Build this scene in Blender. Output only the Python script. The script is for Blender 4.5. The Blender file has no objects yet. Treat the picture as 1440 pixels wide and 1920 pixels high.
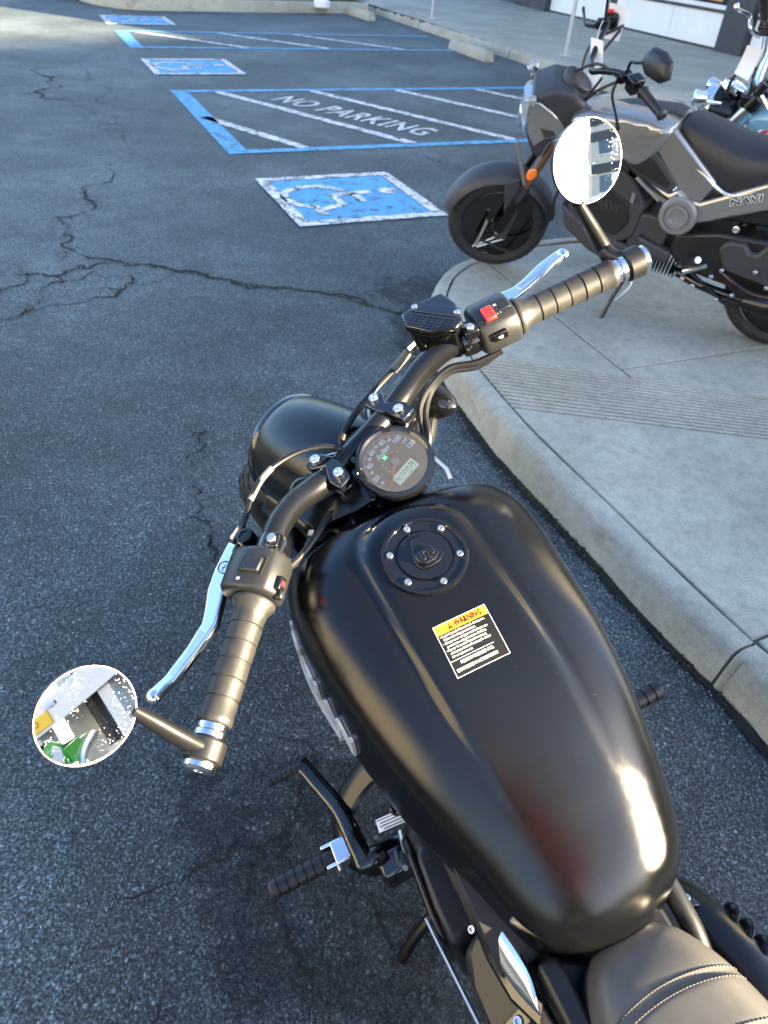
import bpy, bmesh, math, random
from mathutils import Vector, Matrix
random.seed(7)
SC = bpy.context.scene
COL = SC.collection
rad = math.radians

# ------------------------------------------------------------------ camera
CAM_H = 1.442
_p, _r = rad(39.93), rad(4.61)
_right = Vector((1, 0, 0)); _up = Vector((0, math.sin(_p), math.cos(_p))); _fwd = Vector((0, math.cos(_p), -math.sin(_p)))
CR = math.cos(_r) * _right + math.sin(_r) * _up
CU = -math.sin(_r) * _right + math.cos(_r) * _up
cam_data = bpy.data.cameras.new('camera')
cam = bpy.data.objects.new('camera', cam_data); COL.objects.link(cam)
m = Matrix((CR, CU, -_fwd)).transposed().to_4x4(); m.translation = (0, 0, CAM_H)
cam.matrix_world = m
cam_data.sensor_fit = 'VERTICAL'; cam_data.sensor_height = 36; cam_data.sensor_width = 27
cam_data.lens = 1332 / 1920 * 36
cam_data.clip_start = 0.02; cam_data.clip_end = 400
cam_data.dof.use_dof = True; cam_data.dof.focus_distance = 0.98; cam_data.dof.aperture_fstop = 25 / 3.2
SC.camera = cam

# ------------------------------------------------------------------ sky, sun, exposure
SUN_AZ, SUN_EL = rad(114), rad(18)          # azimuth clockwise from +Y
W = bpy.data.worlds.new('World'); SC.world = W; W.use_nodes = True
nt = W.node_tree
bg = nt.nodes['Background']
sky = nt.nodes.new('ShaderNodeTexSky'); sky.sky_type = 'NISHITA'; sky.sun_disc = False
sky.sun_elevation = SUN_EL; sky.sun_rotation = SUN_AZ
sky.air_density = 1.0; sky.dust_density = 2.0; sky.ozone_density = 3.2
nt.links.new(sky.outputs[0], bg.inputs[0]); bg.inputs[1].default_value = 0.052
sl = bpy.data.lights.new('sun', 'SUN'); sl.energy = 5.0; sl.angle = rad(0.5); sl.color = (1.0, 0.81, 0.52)
sun = bpy.data.objects.new('sun', sl); COL.objects.link(sun)
sd = Vector((math.sin(SUN_AZ) * math.cos(SUN_EL), math.cos(SUN_AZ) * math.cos(SUN_EL), math.sin(SUN_EL)))
sun.rotation_euler = sd.to_track_quat('Z', 'Y').to_euler()
SC.view_settings.view_transform = 'Standard'; SC.view_settings.look = 'None'
SC.view_settings.gamma = 1; SC.view_settings.use_curve_mapping = False
SC.view_settings.exposure = 3.86
SC.render.engine = 'CYCLES'

# ------------------------------------------------------------------ materials
def mat(name, col, rough=.5, metal=0, spec=.5, noise=None, bump=None, coat=0, trans=0, emit=None, ior=1.45):
    """noise=(scale, amount, colour2)  bump=(scale, strength, distance)"""
    M = bpy.data.materials.new(name); M.use_nodes = True
    t = M.node_tree; b = t.nodes['Principled BSDF']
    c4 = (*col, 1)
    b.inputs['Base Color'].default_value = c4; b.inputs['Roughness'].default_value = rough
    b.inputs['Metallic'].default_value = metal; b.inputs['Specular IOR Level'].default_value = spec
    b.inputs['Coat Weight'].default_value = coat; b.inputs['Coat Roughness'].default_value = .05
    b.inputs['Transmission Weight'].default_value = trans; b.inputs['IOR'].default_value = ior
    if emit:
        b.inputs['Emission Color'].default_value = (*emit[0], 1); b.inputs['Emission Strength'].default_value = emit[1]
    tc = t.nodes.new('ShaderNodeTexCoord')
    if noise:
        n = t.nodes.new('ShaderNodeTexNoise'); n.inputs['Scale'].default_value = noise[0]; n.inputs['Detail'].default_value = 6; n.inputs['Roughness'].default_value = .65
        t.links.new(tc.outputs['Object'], n.inputs['Vector'])
        r = t.nodes.new('ShaderNodeValToRGB'); r.color_ramp.elements[0].position = .35; r.color_ramp.elements[1].position = .68
        r.color_ramp.elements[0].color = c4; r.color_ramp.elements[1].color = (*noise[2], 1)
        t.links.new(n.outputs[0], r.inputs[0]); t.links.new(r.outputs[0], b.inputs['Base Color'])
        if noise[1]:
            mr = t.nodes.new('ShaderNodeMapRange'); mr.inputs[3].default_value = rough - noise[1]; mr.inputs[4].default_value = rough + noise[1]
            t.links.new(n.outputs[0], mr.inputs[0]); t.links.new(mr.outputs[0], b.inputs['Roughness'])
    if bump:
        n2 = t.nodes.new('ShaderNodeTexNoise'); n2.inputs['Scale'].default_value = bump[0]; n2.inputs['Detail'].default_value = 3
        t.links.new(tc.outputs['Object'], n2.inputs['Vector'])
        bp = t.nodes.new('ShaderNodeBump'); bp.inputs['Strength'].default_value = bump[1]; bp.inputs['Distance'].default_value = bump[2]
        t.links.new(n2.outputs[0], bp.inputs['Height']); t.links.new(bp.outputs[0], b.inputs['Normal'])
    return M

def nd(t, typ, **kw):
    n = t.nodes.new(typ)
    for k, v in kw.items():
        if k in n.inputs: n.inputs[k].default_value = v
        else: setattr(n, k, v)
    return n
def ramp(t, src, stops):
    r = t.nodes.new('ShaderNodeValToRGB'); e = r.color_ramp.elements
    e[0].position, e[0].color = stops[0][0], (*stops[0][1], 1); e[1].position, e[1].color = stops[-1][0], (*stops[-1][1], 1)
    for p, c in stops[1:-1]:
        q = e.new(p); q.color = (*c, 1)
    t.links.new(src, r.inputs[0]); return r.outputs[0]
def mixc(t, fac, a, b, mode='MIX'):
    x = t.nodes.new('ShaderNodeMix'); x.data_type = 'RGBA'; x.blend_type = mode
    for s, i in ((a, 6), (b, 7)):
        if hasattr(s, 'links'): t.links.new(s, x.inputs[i])
        else: x.inputs[i].default_value = (*s, 1)
    if hasattr(fac, 'links'): t.links.new(fac, x.inputs[0])
    else: x.inputs[0].default_value = fac
    return x.outputs[2]
def g(v): return (v, v, v)

ASPH_TINT = (.80, 1.02, 1.07)
def asphalt_colour(t, vec):
    """world-space asphalt: old bleached binder, pale stones, worn and oily patches"""
    big = nd(t, 'ShaderNodeTexNoise', Scale=.75, Detail=7, Roughness=.62); t.links.new(vec, big.inputs['Vector'])
    mid = nd(t, 'ShaderNodeTexNoise', Scale=7, Detail=6, Roughness=.7); t.links.new(vec, mid.inputs['Vector'])
    fine = nd(t, 'ShaderNodeTexNoise', Scale=160, Detail=3, Roughness=.7); t.links.new(vec, fine.inputs['Vector'])
    vo = nd(t, 'ShaderNodeTexVoronoi', Scale=170); t.links.new(vec, vo.inputs['Vector'])
    vo2 = nd(t, 'ShaderNodeTexVoronoi', Scale=80); t.links.new(vec, vo2.inputs['Vector'])
    c = ramp(t, big.outputs[0], [(.33, (.026, .027, .028)), (.48, (.048, .049, .051)), (.62, (.086, .087, .089))])
    c = mixc(t, .75, c, ramp(t, mid.outputs[0], [(.3, g(.62)), (.7, g(1.38))]), 'MULTIPLY')
    c = mixc(t, .9, c, ramp(t, fine.outputs[0], [(.34, g(.22)), (.5, g(.9)), (.70, g(2.3))]), 'MULTIPLY')
    # exposed stones: some cells are pale
    sep = nd(t, 'ShaderNodeSeparateColor'); t.links.new(vo.outputs['Color'], sep.inputs[0])
    st = ramp(t, sep.outputs[0], [(.78, g(0)), (.92, g(1))])
    dd = ramp(t, vo.outputs['Distance'], [(.25, g(1)), (.42, g(0))])
    stm = mixc(t, 1, st, dd, 'MULTIPLY')
    vg = nd(t, 'ShaderNodeTexVoronoi', Scale=250); t.links.new(vec, vg.inputs['Vector']); sg = nd(t, 'ShaderNodeSeparateColor'); t.links.new(vg.outputs['Color'], sg.inputs[0])
    c = mixc(t, .85, c, ramp(t, sg.outputs[1], [(0, g(.25)), (.5, g(.75)), (.85, g(1.7)), (1, g(3.4))]), 'MULTIPLY')
    vh = nd(t, 'ShaderNodeTexVoronoi', Scale=150); t.links.new(vec, vh.inputs['Vector']); sh_ = nd(t, 'ShaderNodeSeparateColor'); t.links.new(vh.outputs['Color'], sh_.inputs[0])
    c = mixc(t, .5, c, ramp(t, sh_.outputs[2], [(0, g(.5)), (.5, g(.9)), (.85, g(1.35)), (1, g(2.4))]), 'MULTIPLY')
    c = mixc(t, stm, c, (.17, .17, .165))
    sep2 = nd(t, 'ShaderNodeSeparateColor'); t.links.new(vo2.outputs['Color'], sep2.inputs[0])
    st2 = ramp(t, sep2.outputs[0], [(.93, g(0)), (.97, g(1))])
    dd2 = ramp(t, vo2.outputs['Distance'], [(.22, g(1)), (.36, g(0))])
    c = mixc(t, mixc(t, 1, st2, dd2, 'MULTIPLY'), c, (.26, .255, .245))
    c = mixc(t, 1, c, ASPH_TINT, 'MULTIPLY')
    return c, fine, vo, mid
def asphalt_bump(t, fine, vo, b, strength=.8):
    h = mixc(t, .5, ramp(t, fine.outputs[0], [(.3, g(0)), (.7, g(1))]), ramp(t, vo.outputs['Distance'], [(0, g(1)), (.6, g(0))]))
    bp = nd(t, 'ShaderNodeBump', Strength=strength, Distance=.004); t.links.new(h, bp.inputs['Height']); t.links.new(bp.outputs[0], b.inputs['Normal'])
def make_asphalt():
    M = bpy.data.materials.new('asphalt'); M.use_nodes = True; t = M.node_tree; b = t.nodes['Principled BSDF']
    gm = t.nodes.new('ShaderNodeNewGeometry')
    c, fine, vo, mid = asphalt_colour(t, gm.outputs['Position'])
    t.links.new(c, b.inputs['Base Color']); b.inputs['Specular IOR Level'].default_value = .5
    rr = ramp(t, fine.outputs[0], [(.3, g(.9)), (.75, g(.38))]); t.links.new(rr, b.inputs['Roughness'])
    asphalt_bump(t, fine, vo, b); return M
def make_paint(name, col, wear=.5, grit=.35):
    """road paint worn through to the asphalt"""
    M = bpy.data.materials.new(name); M.use_nodes = True; t = M.node_tree; b = t.nodes['Principled BSDF']
    gm = t.nodes.new('ShaderNodeNewGeometry')
    c, fine, vo, mid = asphalt_colour(t, gm.outputs['Position'])
    n = nd(t, 'ShaderNodeTexNoise', Scale=11, Detail=9, Roughness=.75); t.links.new(gm.outputs['Position'], n.inputs['Vector'])
    n2 = nd(t, 'ShaderNodeTexNoise', Scale=70, Detail=4, Roughness=.7); t.links.new(gm.outputs['Position'], n2.inputs['Vector'])
    s = mixc(t, grit, n.outputs[0], n2.outputs[0])
    mk = ramp(t, s, [(wear - .035, g(1)), (wear + .02, g(0))])
    vs = ramp(t, mid.outputs[0], [(.3, g(.78)), (.7, g(1.12))])
    pc = mixc(t, 1, col, vs, 'MULTIPLY')
    t.links.new(mixc(t, mk, c, pc), b.inputs['Base Color']); b.inputs['Roughness'].default_value = .7
    asphalt_bump(t, fine, vo, b, .4); return M
def make_darkened():  # asphalt colour made darker, faded out by noise and the edge attribute
    M = bpy.data.materials.new('darkened_asphalt'); M.use_nodes = True; t = M.node_tree; b = t.nodes['Principled BSDF']
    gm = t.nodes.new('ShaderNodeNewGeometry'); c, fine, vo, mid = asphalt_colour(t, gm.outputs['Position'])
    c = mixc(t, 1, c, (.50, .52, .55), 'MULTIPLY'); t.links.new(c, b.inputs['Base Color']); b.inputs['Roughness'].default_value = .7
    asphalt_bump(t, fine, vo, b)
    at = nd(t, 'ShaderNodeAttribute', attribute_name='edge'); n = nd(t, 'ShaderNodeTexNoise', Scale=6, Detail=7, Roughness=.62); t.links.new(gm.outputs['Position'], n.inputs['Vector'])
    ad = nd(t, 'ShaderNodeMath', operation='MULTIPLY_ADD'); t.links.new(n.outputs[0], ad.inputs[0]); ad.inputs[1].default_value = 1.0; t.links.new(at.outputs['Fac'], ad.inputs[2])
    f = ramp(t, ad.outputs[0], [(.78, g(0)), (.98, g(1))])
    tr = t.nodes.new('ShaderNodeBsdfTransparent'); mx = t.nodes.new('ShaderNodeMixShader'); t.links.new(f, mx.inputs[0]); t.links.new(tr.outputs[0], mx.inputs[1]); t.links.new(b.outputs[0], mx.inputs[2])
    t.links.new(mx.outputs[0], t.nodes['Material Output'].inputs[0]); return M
def make_concrete(name, lo, hi, sc=2.0):
    M = bpy.data.materials.new(name); M.use_nodes = True; t = M.node_tree; b = t.nodes['Principled BSDF']
    gm = t.nodes.new('ShaderNodeNewGeometry'); P = gm.outputs['Position']
    n1 = nd(t, 'ShaderNodeTexNoise', Scale=sc, Detail=8, Roughness=.65); t.links.new(P, n1.inputs['Vector'])
    n2 = nd(t, 'ShaderNodeTexNoise', Scale=26, Detail=6, Roughness=.75); t.links.new(P, n2.inputs['Vector'])
    n3 = nd(t, 'ShaderNodeTexNoise', Scale=240, Detail=3, Roughness=.6); t.links.new(P, n3.inputs['Vector'])
    c = ramp(t, n1.outputs[0], [(.3, lo), (.68, hi)])
    c = mixc(t, .8, c, ramp(t, n2.outputs[0], [(.3, g(.72)), (.5, g(1)), (.72, g(1.2))]), 'MULTIPLY')
    c = mixc(t, .7, c, ramp(t, n3.outputs[0], [(.3, g(.7)), (.6, g(1.1))]), 'MULTIPLY')
    # dark oily spots
    n4 = nd(t, 'ShaderNodeTexNoise', Scale=3.4, Detail=5, Roughness=.6); t.links.new(P, n4.inputs['Vector'])
    c = mixc(t, ramp(t, n4.outputs[0], [(.64, g(0)), (.74, g(.55))]), c, tuple(x * .45 for x in lo))
    t.links.new(c, b.inputs['Base Color']); b.inputs['Roughness'].default_value = .85; b.inputs['Specular IOR Level'].default_value = .3
    bp = nd(t, 'ShaderNodeBump', Strength=.35, Distance=.003); t.links.new(n3.outputs[0], bp.inputs['Height']); t.links.new(bp.outputs[0], b.inputs['Normal'])
    return M

K = {}
K['asphalt'] = make_asphalt()
K['pblue'] = make_paint('blue_road_paint', (.085, .33, .58), .565)
K['pblue2'] = make_paint('blue_line_paint', (.085, .33, .58), .55, .4)
K['pwhite'] = make_paint('white_road_paint', (.72, .73, .74), .525, .5)
K['pwhite2'] = make_paint('white_stencil_paint', (.62, .64, .66), .545, .6)
K['darkened'] = make_darkened()
K['concrete'] = make_concrete('kerb_concrete', (.25, .255, .21), (.40, .40, .34))
K['concrete2'] = make_concrete('old_concrete', (.26, .26, .21), (.41, .405, .335), 1.2)
K['joint'] = mat('joint_dirt', (.03, .032, .026), .95, noise=(9, 0, (.07, .07, .055)))
K['crack'] = mat('crack_dirt', (.008, .008, .008), .95, noise=(14, 0, (.022, .022, .02)))
K['moss'] = mat('moss', (.016, .030, .008), .95, noise=(40, 0, (.055, .085, .022)))
K['satin'] = mat('satin_black_paint', (.0014, .0015, .0018), .20, spec=.5, noise=(900, .025, (.002, .002, .0023)))
K['gloss'] = mat('gloss_black_paint', (.003, .003, .0035), .09, spec=.5, coat=.5)
K['semi'] = mat('semi_gloss_black', (.004, .004, .0045), .26, spec=.5, bump=(500, .05, .0005))
K['cast'] = mat('black_cast_metal', (.007, .007, .0075), .40, spec=.5, bump=(900, .25, .0006))
K['plastic'] = mat('black_plastic', (.013, .013, .0135), .36, spec=.5, bump=(1400, .18, .0004))
K['rubber'] = mat('black_rubber', (.012, .0118, .0115), .46, spec=.5, noise=(60, .06, (.022, .021, .020)), bump=(700, .15, .0005))
K['tyre'] = mat('tyre_rubber', (.017, .017, .018), .62, spec=.45, noise=(40, .05, (.03, .03, .03)))
K['alu'] = mat('polished_aluminium', (.80, .81, .83), .17, metal=1, bump=(300, .03, .0003))
K['steel'] = mat('zinc_steel', (.60, .60, .60), .30, metal=1, bump=(700, .1, .0003))
K['chrome'] = mat('chrome', (.86, .87, .88), .04, metal=1)
K['letter'] = mat('silver_letter', (.62, .61, .60), .40, metal=.5)
K['leather'] = mat('black_vinyl', (.062, .060, .057), .40, spec=.5, noise=(35, .04, (.075, .072, .068)), bump=(520, .16, .0005))
K['thread'] = mat('grey_thread', (.05, .048, .044), .8)
K['grey'] = mat('grey_metallic_paint', (.27, .26, .245), .27, metal=.7, coat=.8, noise=(1800, .03, (.34, .32, .30)))
K['darkgrey'] = mat('dark_grey_plastic', (.035, .036, .039), .5, bump=(1500, .15, .0004))
K['ring'] = mat('pale_grey_plastic', (.22, .22, .22), .42, metal=.4)
K['white'] = mat('white_paper', (.80, .80, .80), .6)
K['orange'] = mat('orange_lens', (.85, .20, .01), .12, coat=.6)
K['red'] = mat('red_plastic', (.62, .02, .015), .32, coat=.3)
K['redp'] = mat('red_print', (.55, .015, .02), .4)
K['glassy'] = mat('headlight_lens', (.55, .60, .66), .06, metal=.55, coat=.8)
K['clear'] = mat('clear_lens', (.72, .76, .80), .03, trans=.75, coat=.5)
K['teal'] = mat('pale_blue_paint', (.17, .34, .42), .16, coat=.7)
K['wallw'] = mat('white_wall_panel', (.70, .72, .74), .42, noise=(1.3, .05, (.78, .79, .80)))
K['wallb'] = mat('beige_stucco', (.50, .46, .39), .9, noise=(3, 0, (.58, .54, .46)), bump=(120, .3, .004))
K['column'] = mat('charcoal_cladding', (.035, .036, .043), .5, noise=(2, .05, (.05, .05, .06)))
K['glass'] = mat('window_glass', (.02, .025, .03), .03, spec=.8, coat=.4)
K['frame'] = mat('white_frame', (.72, .73, .74), .4)
K['postg'] = mat('galvanised_post', (.42, .44, .47), .45, metal=.5)
K['pwood'] = mat('warm_interior', (.75, .33, .12), .6)
K['yellow'] = mat('yellow_print', (.85, .55, .02), .45)
K['sticker'] = mat('sticker_black', (.005, .005, .006), .35, spec=.3)
K['orangep'] = mat('orange_print', (.62, .17, .006), .5)
K['print'] = mat('white_print', (.72, .72, .70), .5)
K['green'] = mat('green_plastic', (.02, .45, .03), .32, coat=.3)
K['blue'] = mat('blue_plastic', (.02, .08, .5), .35)
K['shirt'] = mat('red_cotton', (.95, .008, .03), .85)
K['jeans'] = mat('dark_denim', (.02, .025, .05), .9)
K['skin'] = mat('skin', (.50, .29, .20), .55)
K['hair'] = mat('dark_hair', (.02, .014, .01), .6)
K['leaf'] = mat('ground_cover_leaf', (.03, .07, .02), .6, noise=(8, 0, (.07, .12, .03)))
K['soil'] = mat('planter_soil', (.035, .028, .02), .95, noise=(9, 0, (.06, .05, .035)))
K['lawn'] = mat('lawn', (.03, .085, .015), .8, noise=(20, 0, (.06, .13, .03)))
K['bin'] = mat('dark_screen', (.02, .022, .026), .7)

def make_satin():
    """satin paint without a long specular tail: Beckmann gloss over near-black"""
    M = bpy.data.materials.new('satin_black_paint'); M.use_nodes = True; t = M.node_tree; t.nodes.remove(t.nodes['Principled BSDF'])
    tc = t.nodes.new('ShaderNodeTexCoord')
    d = nd(t, 'ShaderNodeBsdfDiffuse'); d.inputs[0].default_value = (.0022, .0023, .0027, 1)
    gl = t.nodes.new('ShaderNodeBsdfGlossy'); gl.distribution = 'BECKMANN'
    n = nd(t, 'ShaderNodeTexNoise', Scale=38, Detail=6, Roughness=.7); t.links.new(tc.outputs['Object'], n.inputs['Vector'])
    t.links.new(ramp(t, n.outputs[0], [(.3, g(.23)), (.7, g(.27))]), gl.inputs['Roughness'])
    fr = nd(t, 'ShaderNodeFresnel', IOR=1.52); mx = t.nodes.new('ShaderNodeMixShader')
    # fine dust
    vo = nd(t, 'ShaderNodeTexVoronoi', Scale=230); t.links.new(tc.outputs['Object'], vo.inputs['Vector']); sp = nd(t, 'ShaderNodeSeparateColor'); t.links.new(vo.outputs['Color'], sp.inputs[0])
    du = mixc(t, 1, ramp(t, sp.outputs[0], [(.955, g(0)), (.965, g(1))]), ramp(t, vo.outputs['Distance'], [(.06, g(1)), (.13, g(0))]), 'MULTIPLY')
    dm = nd(t, 'ShaderNodeBsdfDiffuse'); dm.inputs[0].default_value = (.045, .043, .04, 1); m2 = t.nodes.new('ShaderNodeMixShader')
    mo = nd(t, 'ShaderNodeTexNoise', Scale=1100, Detail=2); t.links.new(tc.outputs['Object'], mo.inputs['Vector'])
    bp = nd(t, 'ShaderNodeBump', Strength=.06, Distance=.0003); t.links.new(mo.outputs[0], bp.inputs['Height']); t.links.new(bp.outputs[0], gl.inputs['Normal'])
    t.links.new(fr.outputs[0], mx.inputs[0]); t.links.new(d.outputs[0], mx.inputs[1]); t.links.new(gl.outputs[0], mx.inputs[2])
    t.links.new(du, m2.inputs[0]); t.links.new(mx.outputs[0], m2.inputs[1]); t.links.new(dm.outputs[0], m2.inputs[2])
    t.links.new(m2.outputs[0], t.nodes['Material Output'].inputs[0]); return M
K['satin'] = make_satin()
# dusty mirror: droplets and dust on bright glass
def make_mirror():
    M = bpy.data.materials.new('mirror_glass'); M.use_nodes = True; t = M.node_tree; b = t.nodes['Principled BSDF']
    tc = t.nodes.new('ShaderNodeTexCoord')
    vo = nd(t, 'ShaderNodeTexVoronoi', Scale=850); t.links.new(tc.outputs['Object'], vo.inputs['Vector'])
    n = nd(t, 'ShaderNodeTexNoise', Scale=26, Detail=3); t.links.new(tc.outputs['Object'], n.inputs['Vector'])
    sep = nd(t, 'ShaderNodeSeparateColor'); t.links.new(vo.outputs['Color'], sep.inputs[0])
    sel = ramp(t, sep.outputs[0], [(.86, g(0)), (.90, g(1))])
    dot = ramp(t, vo.outputs['Distance'], [(.16, g(1)), (.30, g(0))])
    pat = ramp(t, n.outputs[0], [(.48, g(0)), (.62, g(1))])
    mk = mixc(t, 1, mixc(t, 1, sel, dot, 'MULTIPLY'), pat, 'MULTIPLY')
    b.inputs['Metallic'].default_value = 1
    t.links.new(mixc(t, mk, (.86, .87, .87), (.95, .95, .93)), b.inputs['Base Color'])
    t.links.new(ramp(t, mk, [(0, g(.015)), (1, g(.75))]), b.inputs['Roughness'])
    t.links.new(ramp(t, mk, [(0, g(1)), (1, g(0))]), b.inputs['Metallic'])
    return M
K['mirror'] = make_mirror(); K['sleeve'] = mat('beige_cable_sleeve', (.10, .095, .085), .5); K['trim'] = mat('mirror_trim', (.30, .28, .26), .35, metal=1)

# ------------------------------------------------------------------ mesh helpers
def V(*a): return Vector(a[0]) if len(a) == 1 else Vector(a)
def catmull(pts, n):
    pts = [V(p) for p in pts]
    if len(pts) < 3: return [pts[0].lerp(pts[-1], i / n) for i in range(n + 1)]
    P = [2 * pts[0] - pts[1]] + pts + [2 * pts[-1] - pts[-2]]
    out = []; segs = len(pts) - 1
    for i in range(n + 1):
        u = i / n * segs; k = min(int(u), segs - 1); f = u - k
        a, b, c, d = P[k:k + 4]
        out.append(.5 * ((2 * b) + (c - a) * f + (2 * a - 5 * b + 4 * c - d) * f * f + (3 * b - a - 3 * c + d) * f ** 3))
    return out
def interp(xs, ys, x):
    if x <= xs[0]: return ys[0]
    for i in range(len(xs) - 1):
        if x <= xs[i + 1]:
            f = (x - xs[i]) / (xs[i + 1] - xs[i]); return ys[i] + (ys[i + 1] - ys[i]) * f
    return ys[-1]
def frame(ax, ref=None):
    z = V(ax).normalized(); r = V(ref) if ref is not None else (V(0, 0, 1) if abs(z.z) < .9 else V(1, 0, 0))
    x = (r - z * r.dot(z)).normalized(); return x, z.cross(x), z
class MB:
    def __init__(s): s.v = []; s.f = []
    def add(s, vs, fs):
        o = len(s.v); s.v += [V(p) for p in vs]; s.f += [tuple(o + i for i in f) for f in fs]; return s
    def rings(s, R, close=True, caps=True):
        n = len(R[0]); vs = [p for r in R for p in r]; fs = []
        for i in range(len(R) - 1):
            for j in range(n if close else n - 1):
                k = (j + 1) % n; fs.append((i * n + j, i * n + k, (i + 1) * n + k, (i + 1) * n + j))
        if caps: fs.append(tuple(range(n))[::-1]); fs.append(tuple((len(R) - 1) * n + j for j in range(n)))
        return s.add(vs, fs)
    def tube(s, pts, r, n=12, seg=None, caps=True, flat=None, ref=None):
        """r: number or list; flat=(a,b): elliptical section multipliers"""
        P = catmull(pts, seg) if seg else [V(p) for p in pts]
        N = len(P); R = []; prev = None
        for i, p in enumerate(P):
            d = (P[min(i + 1, N - 1)] - P[max(i - 1, 0)]).normalized()
            if prev is None: x, y, _ = frame(d, ref)
            else:
                x = (prev - d * prev.dot(d)).normalized(); y = d.cross(x)
            prev = x
            if isinstance(r, (list, tuple)): rr = interp([k / (len(r) - 1) for k in range(len(r))], r, i / max(1, N - 1))
            else: rr = r
            a, b = flat or (1, 1)
            R.append([p + x * math.cos(2 * math.pi * k / n) * rr * a + y * math.sin(2 * math.pi * k / n) * rr * b for k in range(n)])
        return s.rings(R, caps=caps)
    def lathe(s, prof, o, ax, n=28, caps=True, ref=None):
        x, y, z = frame(ax, ref); o = V(o)
        return s.rings([[o + z * h + (x * math.cos(2 * math.pi * k / n) + y * math.sin(2 * math.pi * k / n)) * max(r, 1e-5) for k in range(n)] for r, h in prof], caps=caps)
    def cyl(s, a, b, r, n=20): return s.lathe([(r, 0), (r, (V(b) - V(a)).length)], a, V(b) - V(a), n)
    def box(s, c, size, X=(1, 0, 0), Y=(0, 1, 0)):
        X = V(X).normalized(); Y = (V(Y) - X * V(Y).dot(X)).normalized(); Z = X.cross(Y); c = V(c); vs = []
        for dx in (-.5, .5):
            for dy in (-.5, .5):
                for dz in (-.5, .5): vs.append(c + X * size[0] * dx + Y * size[1] * dy + Z * size[2] * dz)
        return s.add(vs, [(0, 1, 3, 2), (4, 6, 7, 5), (0, 4, 5, 1), (2, 3, 7, 6), (0, 2, 6, 4), (1, 5, 7, 3)])
    def prism(s, poly, vec):
        poly = [V(p) for p in poly]; vec = V(vec); n = len(poly)
        nrm = Vector((0, 0, 0))
        for i in range(n): nrm += poly[i].cross(poly[(i + 1) % n])
        if nrm.dot(vec) > 0: poly = poly[::-1]
        return s.add(poly + [p + vec for p in poly], [tuple(range(n)), tuple(range(2 * n - 1, n - 1, -1))] + [(i, n + i, n + (i + 1) % n, (i + 1) % n) for i in range(n)])
    def side(s, xz, y0, y1): return s.prism([(x, y0, z) for x, z in xz], (0, y1 - y0, 0))
    def ell(s, c, rx, ry, rz, n=20, m_=12, R=None):
        c = V(c); vs = []; R = R or Matrix.Identity(3)
        for i in range(1, m_):
            a = math.pi * i / m_
            vs += [c + R @ V(rx * math.sin(a) * math.cos(2 * math.pi * k / n), ry * math.sin(a) * math.sin(2 * math.pi * k / n), rz * math.cos(a)) for k in range(n)]
        fs = [(i * n + j, (i + 1) * n + j, (i + 1) * n + (j + 1) % n, i * n + (j + 1) % n) for i in range(m_ - 2) for j in range(n)]
        t = len(vs); vs += [c + R @ V(0, 0, rz), c + R @ V(0, 0, -rz)]
        fs += [(t, j, (j + 1) % n) for j in range(n)] + [(t + 1, (m_ - 2) * n + (j + 1) % n, (m_ - 2) * n + j) for j in range(n)]
        return s.add(vs, fs)
    def xf(s, M): s.v = [M @ v for v in s.v]; return s
def build(name, mb, m_, parent=None, bevel=0, seg=2, ang=35, sub=0, label=None, flat=False):
    me = bpy.data.meshes.new(name); me.from_pydata([tuple(v) for v in mb.v], [], mb.f); me.validate(); me.update()
    bm = bmesh.new(); bm.from_mesh(me); bmesh.ops.recalc_face_normals(bm, faces=bm.faces)
    bm.to_mesh(me); bm.free()
    if not flat:
        me.polygons.foreach_set('use_smooth', [True] * len(me.polygons)); me.set_sharp_from_angle(angle=rad(ang))
    o = bpy.data.objects.new(name, me); COL.objects.link(o); me.materials.append(K[m_] if isinstance(m_, str) else m_)
    if parent is not None: o.parent = parent
    if bevel:
        b = o.modifiers.new('bevel', 'BEVEL'); b.width = bevel; b.segments = seg; b.limit_method = 'ANGLE'; b.angle_limit = rad(30); b.harden_normals = False
    if sub:
        s_ = o.modifiers.new('sub', 'SUBSURF'); s_.levels = s_.render_levels = sub
    if label: o['label'] = label
    return o
def tag(o, label, cat, group=None):
    o['label'] = label; o['category'] = cat
    if group: o['group'] = group
    return o
def empty(name, loc=(0, 0, 0), M=None):
    o = bpy.data.objects.new(name, None); COL.objects.link(o); o.empty_display_size = .1
    if M is not None: o.matrix_world = M
    else: o.location = loc
    return o
def struct(o): o['kind'] = 'structure'; return o
def stuff(o): o['kind'] = 'stuff'; return o
def copy_part(o, parent, M=None):
    c = o.copy(); COL.objects.link(c); c.parent = parent
    if M is not None: c.matrix_local = M
    return c
_tc = {}
def text_mesh(body, size=1, extrude=0, shear=0, align='CENTER', spacing=1.0, res=3, bold=0):
    cu = bpy.data.curves.new('lettering', 'FONT'); cu.body = body; cu.size = size; cu.extrude = extrude; cu.shear = shear
    cu.align_x = align; cu.align_y = 'CENTER'; cu.space_character = spacing; cu.resolution_u = res; cu.offset = bold
    ob = bpy.data.objects.new('lettering', cu); COL.objects.link(ob); bpy.context.view_layer.update()
    me = bpy.data.meshes.new_from_object(ob.evaluated_get(bpy.context.evaluated_depsgraph_get()))
    vs = [v.co.copy() for v in me.vertices]; fs = [tuple(p.vertices) for p in me.polygons]
    bpy.data.objects.remove(ob); bpy.data.curves.remove(cu); bpy.data.meshes.remove(me)
    return vs, fs
def text_on(mb, body, size, fn, **kw):
    vs, fs = text_mesh(body, size, **kw); return mb.add([fn(v) for v in vs], fs)
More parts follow.
